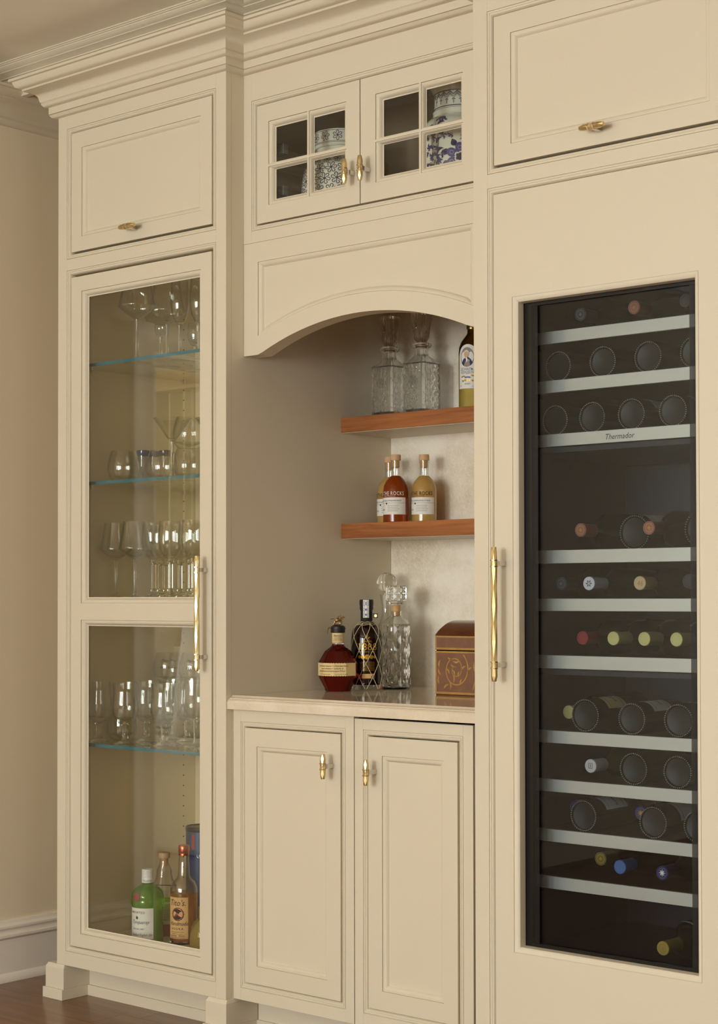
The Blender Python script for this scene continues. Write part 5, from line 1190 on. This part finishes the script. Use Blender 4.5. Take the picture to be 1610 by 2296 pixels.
patch(MB(), f, -0.034, 0.033, 0.021, 0.141, 24).build('paper_label', 'tan', r, smooth=True)
patch(MB(), f, -0.034, 0.033, 0.0135, 0.0208, 24).build('label_foot_band', 'copper', r, smooth=True)
m = MB(); write(m, f1, "Tito's.", 0.000, 0.117, 0.0250, shear=0.25, stretch=0.84); write(m, f1, 'Handmade', 0.003, 0.060, 0.0170, shear=0.35, stretch=0.80); write(m, f1, 'VODKA', 0.0, 0.0470, 0.0100, space=1.15)
write(m, f1, 'Made in small batches, Austin', 0.0, 0.0400, 0.0036); write(m, f1, 'distilled to be savored', 0.0, 0.0350, 0.0036); write(m, f1, 'AUSTIN   TEXAS', 0.0, 0.0280, 0.0058, space=1.1); write(m, f1, '80 PROOF   DISTILLED FROM CORN', 0.0, 0.0230, 0.0030)
disc(m, f1, 0.002, 0.0925, 0.0190, 40, lob=lambda a: 1+0.03*math.cos(26*a)); m.build('label_print', 'ink', r)
m = MB(); ribbon(m, f2, [(0.002+0.0160*math.cos(t*PI/20), 0.0925+0.0160*math.sin(t*PI/20)) for t in range(41)], 0.0016); ribbon(m, f2, [(-0.008, 0.085), (0.0, 0.096), (0.005, 0.090), (0.011, 0.087)], 0.0035); m.build('label_seal', 'copper', r)
r = thing('gift_tube', 'blue round gift tin with dark rim standing at the back of the cabinet floor', 'tin', (0.2080, 0.3900, FZ))
MB().lathe([(0, 0.0), (0.0500, 0.0), (0.0500, 0.302), (0, 0.302)], 44).build('tin_body', 'tube', r, smooth=True)
MB().lathe([(0, 0.3022), (0.0500, 0.3022), (0.0512, 0.304), (0.0512, 0.316), (0.0490, 0.3175), (0.0475, 0.3140), (0, 0.3140)], 44).build('tin_lid', 'tubecap', r, smooth=True)
f = on_cyl(0.0500, CA-0.62); m = MB(); patch(m, f, -0.0050, 0.0050, 0.255, 0.296, 4); m.add([f(-0.005, 0.255), f(0.005, 0.255), f(0.0, 0.249)], [(0, 1, 2)]); m.build('red_tab', 'redink', r)
m = MB(); f = on_cyl(0.0500, CA-0.1)
for k in range(3): leaf(m, f, -0.004+0.004*k, 0.226, 2.2-0.5*k, 0.014, 0.0035, bend=0.6)
m.build('white_emblem', 'whiteink', r)
r = thing('domed_glass_jar', 'low patterned glass bottle with rounded shoulder by the cabinet door frame', 'bottle', (0.5180, 0.1040, FZ))
MB().lathe([(0, 0.0), (0.036, 0.0), (0.0400, 0.004), (0.0410, 0.060), (0.0370, 0.088), (0.0270, 0.106), (0.0160, 0.114), (0.0150, 0.130), (0, 0.130)], 36, rmod=lambda a, z: 1+0.012*math.sin(9*a+z*120)).build('bottle_body', 'paleliq', r, smooth=True)
MB().lathe([(0, 0.1302), (0.0165, 0.1302), (0.0165, 0.146), (0, 0.147)], 24).build('cap', 'bronze', r, smooth=True)
# ------------------------------------------------------------------ wine bottles lying in the refrigerator
def wine_profile(R, L):
    return [(0, 0.012), (R*0.80, 0.009), (R*0.87, 0.003), (R*0.93, 0.0), (R, 0.006), (R, L*0.58), (R*0.93, L*0.64), (R*0.66, L*0.70), (0.0165, L*0.76), (0.0142, L*0.80), (0.0138, L*0.985), (0.0152, L*0.987), (0.0152, L), (0, L)]
def knurls(R):
    m = MB(); n = 44
    for k in range(n):
        a = 2*PI*k/n; x, y = R*0.925*math.cos(a), R*0.925*math.sin(a)
        m.lathe([(0, -0.0022), (0.0017, -0.0008), (0.0012, 0.0012), (0, 0.0016)], 5, (x, y, 0.0))
    return m
BODY = {}
def body_mesh(R, mat):
    k = (R, mat)
    if k not in BODY: BODY[k] = (MB().lathe(wine_profile(R, 0.30), 36).mesh('bottle_glass', mat, True), knurls(R).mesh('knurled_base_ring', 'knurl', True),
                                 MB().lathe([(0, 0.0065), (R*0.15, 0.0062), (R*0.55, 0.0040), (R*0.80, 0.0022), (R*0.83, 0.0050), (0, 0.0085)], 28).mesh('punt', 'winebase', True))
    return BODY[k]
CAPS = {}
def cap_mesh(mat, ln=0.052):
    k = (mat, ln)
    if k not in CAPS: CAPS[k] = MB().lathe([(0.0148, 0.30-ln), (0.0150, 0.292), (0.0160, 0.2925), (0.0160, 0.3008), (0.0150, 0.3018), (0.0115, 0.3018), (0.0110, 0.3013), (0.0, 0.3013)], 28).mesh('capsule', mat, True)
    return CAPS[k]
def cap_emblem(root, kind, mat):
    f = lambda u, v, o=0.0: (u, v, 0.3016+o); m = MB()
    if kind == 'ring': ribbon(m, f, [(0.0098*math.cos(t*PI/12), 0.0098*math.sin(t*PI/12)) for t in range(25)], 0.0014); disc(m, f, 0, 0, 0.0040, 10, lob=lambda a: 1+0.5*math.cos(4*a))
    elif kind == 'star':
        ribbon(m, f, [(0.0118*math.cos(t*PI/12), 0.0118*math.sin(t*PI/12)) for t in range(25)], 0.0012)
        for k in range(8): leaf(m, f, 0, 0, k*PI/4, 0.0085, 0.0022, bend=0)
    elif kind == 'square': ribbon(m, f, [(-0.005, -0.005), (0.005, -0.005), (0.005, 0.006), (-0.005, 0.006), (-0.005, -0.005)], 0.0014); ribbon(m, f, [(0, -0.003), (0, 0.004)], 0.0016)
    elif kind == 'flake':
        for k in range(6): ribbon(m, f, [(0.002*math.cos(k*PI/3), 0.002*math.sin(k*PI/3)), (0.0085*math.cos(k*PI/3), 0.0085*math.sin(k*PI/3))], 0.0016)
        ribbon(m, f, [(0.0055*math.cos(t*PI/8), 0.0055*math.sin(t*PI/8)) for t in range(17)], 0.0009)
    else: write(m, f, kind, 0.0, -0.006, 0.0165, shear=0.2, o=0.0)
    m.build('cap_emblem', mat, root, keep=True)
def wine_label(root, R, z0, z1, half, a0, mat='cream', text=None):
    """paper wrapped on the lying bottle; a0 is the angle of its middle in bottle space"""
    m = MB(); f = lambda u, v, o=0.0: ((R+0.0005+o)*math.cos(a0+u/R), (R+0.0005+o)*math.sin(a0+u/R), v)
    patch(m, f, -half, half, z0, z1, 18); m.build('paper_label', mat, root, smooth=True, keep=True)
    m = MB(); f1 = lambda u, v, o=0.0: f(u, v, 0.0006)
    for q in (0.14, 0.84): ribbon(m, f1, [(-half*0.9+1.8*half*t/16, z0+(z1-z0)*q) for t in range(17)], 0.0010)
    if text:
        vs, fs = text2d(text, (z1-z0)*0.16); m.add([f1(x, (z0+z1)/2+y) for x, y in vs], fs)
    m.build('label_print', 'ink', root, keep=True)
YF = 0.112
def base_out(x, z, label, group=None, R=0.0370, mat='winegreen', lab=None, rz=0.0, y=YF):
    r = thing('wine_bottle', label, 'bottle', (x, y, z), (-PI/2, 0, rz), group)
    b, k, p = body_mesh(R, mat); put(b, 'bottle_glass', r); put(k, 'knurled_base_ring', r); put(p, 'punt', r)
    if lab: wine_label(r, R, *lab)
    return r
def cap_out(x, z, label, capm, emblem=None, em='goldink', group=None, R=0.0370, mat='winegreen', lab=None, rz=0.0, ln=0.052, y=0.118):
    r = thing('wine_bottle', label, 'bottle', (x, y+0.3018, z), (PI/2, 0, rz), group)
    b, k, p = body_mesh(R, mat); put(b, 'bottle_glass', r); put(p, 'punt', r); put(cap_mesh(capm, ln), 'capsule', r)
    if emblem: cap_emblem(r, emblem, em)
    if lab: wine_label(r, R, *lab)
    return r
for n_, c_ in (('cap_copper', (150, 96, 84)), ('cap_grey', (64, 66, 68)), ('cap_white', (214, 216, 218)), ('cap_tan', (206, 180, 134)), ('cap_red', (142, 38, 44)), ('cap_cream', (206, 200, 128)), ('cap_navy', (44, 46, 96)), ('cap_gold', (172, 150, 74)), ('cap_blue', (74, 112, 168)), ('cap_olive', (110, 104, 52)), ('cap_silver', (200, 200, 196)), ('cap_black', (40, 42, 44))):
    capmat(n_, c_)
Z = [z+0.0352 for z in RACKS]
# top rack: two necks pointing out
cap_out(1.778, Z[0]+0.002, 'wine bottle with plain grey cap on the topmost rack', 'cap_grey', 'ring', 'steel')
cap_out(1.925, Z[0]+0.002, 'wine bottle with copper-red cap on the topmost rack', 'cap_copper', 'ring', 'goldink')
cap_out(2.060, Z[0]+0.002, 'wine bottle with black cap on the topmost rack', 'cap_black')
NTH = ('nearest the handle side', 'second from the handle side', 'third from the handle side', 'fourth from the handle side')
for x, q in zip((1.7190, 1.8435, 1.9655, 2.0850), NTH): base_out(x, Z[1], 'base-out dark wine bottle on the second highest rack, '+q, 'base-out bottles on the second rack')
for x, q in zip((1.7095, 1.8135, 1.9205, 2.0300), NTH): base_out(x, Z[2], 'base-out dark wine bottle on the lettered rack, '+q, 'base-out bottles on the lettered rack', lab=(0.05, 0.13, 0.030, -PI/2+0.3, 'paper') if x > 1.9 else None)
# first rack under the gap
cap_out(1.7760, 1.337, 'wine bottle with coppery cap standing alone below the lettered rack', 'cap_copper', 'ring', 'goldink', R=0.0440)
cap_out(1.9620, 1.337, 'wine bottle with coppery cap beside a thick white-labelled bottle', 'cap_copper', 'ring', 'goldink', R=0.0440)
base_out(1.8720, 1.331, 'thick dark bottle lying far back with a wide white label', R=0.0420, y=0.20, lab=(0.02, 0.14, 0.040, -PI/2+0.2, 'paper'))
base_out(2.0560, 1.334, 'thick dark bottle lying far back with a pinkish label', R=0.0450, y=0.19, lab=(0.04, 0.16, 0.034, -PI/2-0.2, 'tan'))
cap_out(1.7200, Z[4], 'wine bottle with flat grey cap beside the white-capped one', 'cap_grey', 'ring', 'steel')
cap_out(1.7985, Z[4], 'wine bottle with long white cap and snowflake mark', 'cap_white', 'flake', 'ink', ln=0.060)
cap_out(1.9370, Z[4], 'wine bottle with tan cap marked 46', 'cap_tan', '46', 'boxgold')
cap_out(2.0640, Z[4]+0.0032, 'wine bottle with round black cap beside the tan-capped one', 'cap_black', R=0.0400)
cap_out(1.7800, Z[5]+0.006, 'wine bottle with deep red cap', 'cap_red', 'ring', 'redink', R=0.0412)
for x, l in ((1.8650, 'cream-capped wine bottle lying next to the red-capped one'), (1.9480, 'cream-capped wine bottle between two other cream-capped ones'), (2.0320, 'cream-capped wine bottle farthest from the red-capped one')):
    cap_out(x, Z[5]+0.006, l, 'cap_cream', None, R=0.0412, ln=0.060, lab=(0.165, 0.188, 0.020, PI/2+0.35, 'cream'))
base_out(1.7910, Z[6]+0.0025, 'dark wine bottle with broad cream label lying base outward', R=0.0392, lab=(0.045, 0.125, 0.040, -PI/2+0.15, 'cream', 'RESERVE'))
cap_out(1.7180, Z[6]+0.005, 'wine bottle with pale yellow cap behind a base-out bottle', 'cap_cream', None, R=0.0370, y=0.150)
base_out(1.9180, Z[6], 'dark wine bottle with white label lying base outward beside the cream-labelled one', R=0.0370, lab=(0.045, 0.125, 0.036, -PI/2+0.15, 'paper', 'ROSSO'))
base_out(2.0400, Z[6]+0.0015, 'dark wine bottle with tan label lying base outward, beside the white-labelled one', R=0.0382, lab=(0.055, 0.140, 0.036, -PI/2+0.15, 'tan', 'CRU'))
cap_out(1.8010, Z[7]-0.0008, 'olive green wine bottle with white square-marked cap', 'cap_silver', 'square', 'ink', mat='wineolive', R=0.0360)
for x, q in ((1.9220, 'next to the olive green bottle'), (2.0370, 'one place away from the olive green bottle')): base_out(x, Z[7]+0.0005, 'base-out dark wine bottle lying '+q, 'base-out bottles beside the olive bottle', R=0.0375)
cap_out(1.7230, Z[8]+0.010, 'navy star-capped wine bottle next to the bottle with a pale label', 'cap_navy', 'star', 'goldink', R=0.0300, y=0.17)
base_out(1.7850, Z[8], 'dark wine bottle with broad pale label lying base outward above the gold-capped bottle', lab=(0.045, 0.135, 0.040, -PI/2+0.15, 'paper', 'COTEAUX'))
cap_out(1.9040, Z[8]+0.010, 'navy star-capped wine bottle lying between two base-out bottles', 'cap_navy', 'star', 'goldink', R=0.0300, y=0.17)
base_out(1.9730, Z[8], 'dark wine bottle with white-edged label lying base outward', lab=(0.060, 0.150, 0.036, -PI/2+0.55, 'paper'))
base_out(2.0880, Z[8], 'dark wine bottle lying base outward beside the white-edged label')
cap_out(1.8065, Z[9]+0.008, 'wine bottle with dull gold cap', 'cap_olive', 'ring', 'goldink', R=0.0300, y=0.150)
cap_out(1.8800, Z[9]+0.000, 'wine bottle with plain light blue cap', 'cap_blue', None, lab=(0.225, 0.245, 0.012, PI/2, 'tan'), R=0.0350)
cap_out(1.9920, Z[9]-0.002, 'wine bottle with purple-blue cap and white star', 'cap_navy', 'star', 'whiteink', R=0.0350)
cap_out(1.9930, 0.345+0.0455, 'gold-foiled sparkling wine bottle lying on the refrigerator floor', 'cap_gold', 'ring', 'goldink', R=0.0450, ln=0.075, lab=(0.195, 0.205, 0.020, PI/2, 'paper'))
# ------------------------------------------------------------------ what the panes reflect: the next room's drapes and seat
dr = wthing('drapes', 'patterned beige drapes under a gold cornice in the next room', 'curtain', (-3.2, -3.45, 0.0))
m = MB(); n = 220; vs = []; x0, x1 = -4.4, -1.9
for z in (0.02, 2.36):
    for i in range(n+1):
        t = i/n; vs.append((x0+(x1-x0)*t, -3.47+0.032*math.sin(t*2*PI*24)+0.02*math.sin(t*2*PI*8.3), z))
m.add(vs, [(i, i+1, n+1+i+1, n+1+i) for i in range(n)]); m.build('curtain_cloth', 'drape', dr, smooth=True)
MB().box(-4.5, -1.8, -3.58, -3.36, 2.362, 2.47).build('cornice', 'goldwood', dr)
sf = wthing('window_seat', 'pale upholstered seat in the next room', 'seat', (-2.2, -2.4, 0.0))
MB().box(-3.6, -1.6, -2.9, -2.1, 0.0, 0.50).build('seat_base', 'sofa', sf, bevel=0.03)
MB().box(-3.6, -1.6, -2.95, -2.72, 0.502, 0.92).build('seat_back', 'sofa', sf, bevel=0.04)
def pillow(x, y, z, s, tilt, label):
    m = MB(); n = 16
    for side in (1, -1):
        vs = []
        for j in range(n+1):
            for i in range(n+1):
                u, v = 2*i/n-1, 2*j/n-1; e = (1-u*u)*(1-v*v); pinch = 1-0.10*(u*u)*(1-v*v)-0.10*(v*v)*(1-u*u)
                vs.append((u*s*pinch, side*0.09*e**0.5, v*s*pinch))
        m.add(vs, [(j*(n+1)+i, j*(n+1)+i+1, (j+1)*(n+1)+i+1, (j+1)*(n+1)+i) for j in range(n) for i in range(n)])
    o = m.build('pillow', 'sofa', smooth=True); o.location = (x, y, z); o.rotation_euler = (0.25, tilt, 0); tag(o, label, 'pillow')
pillow(-2.62, -2.52, 0.80, 0.29, 0.10, 'white linen pillow slumped on the window seat')
pillow(-1.96, -2.50, 0.81, 0.30, -0.12, 'white linen pillow upright at the end of the window seat')
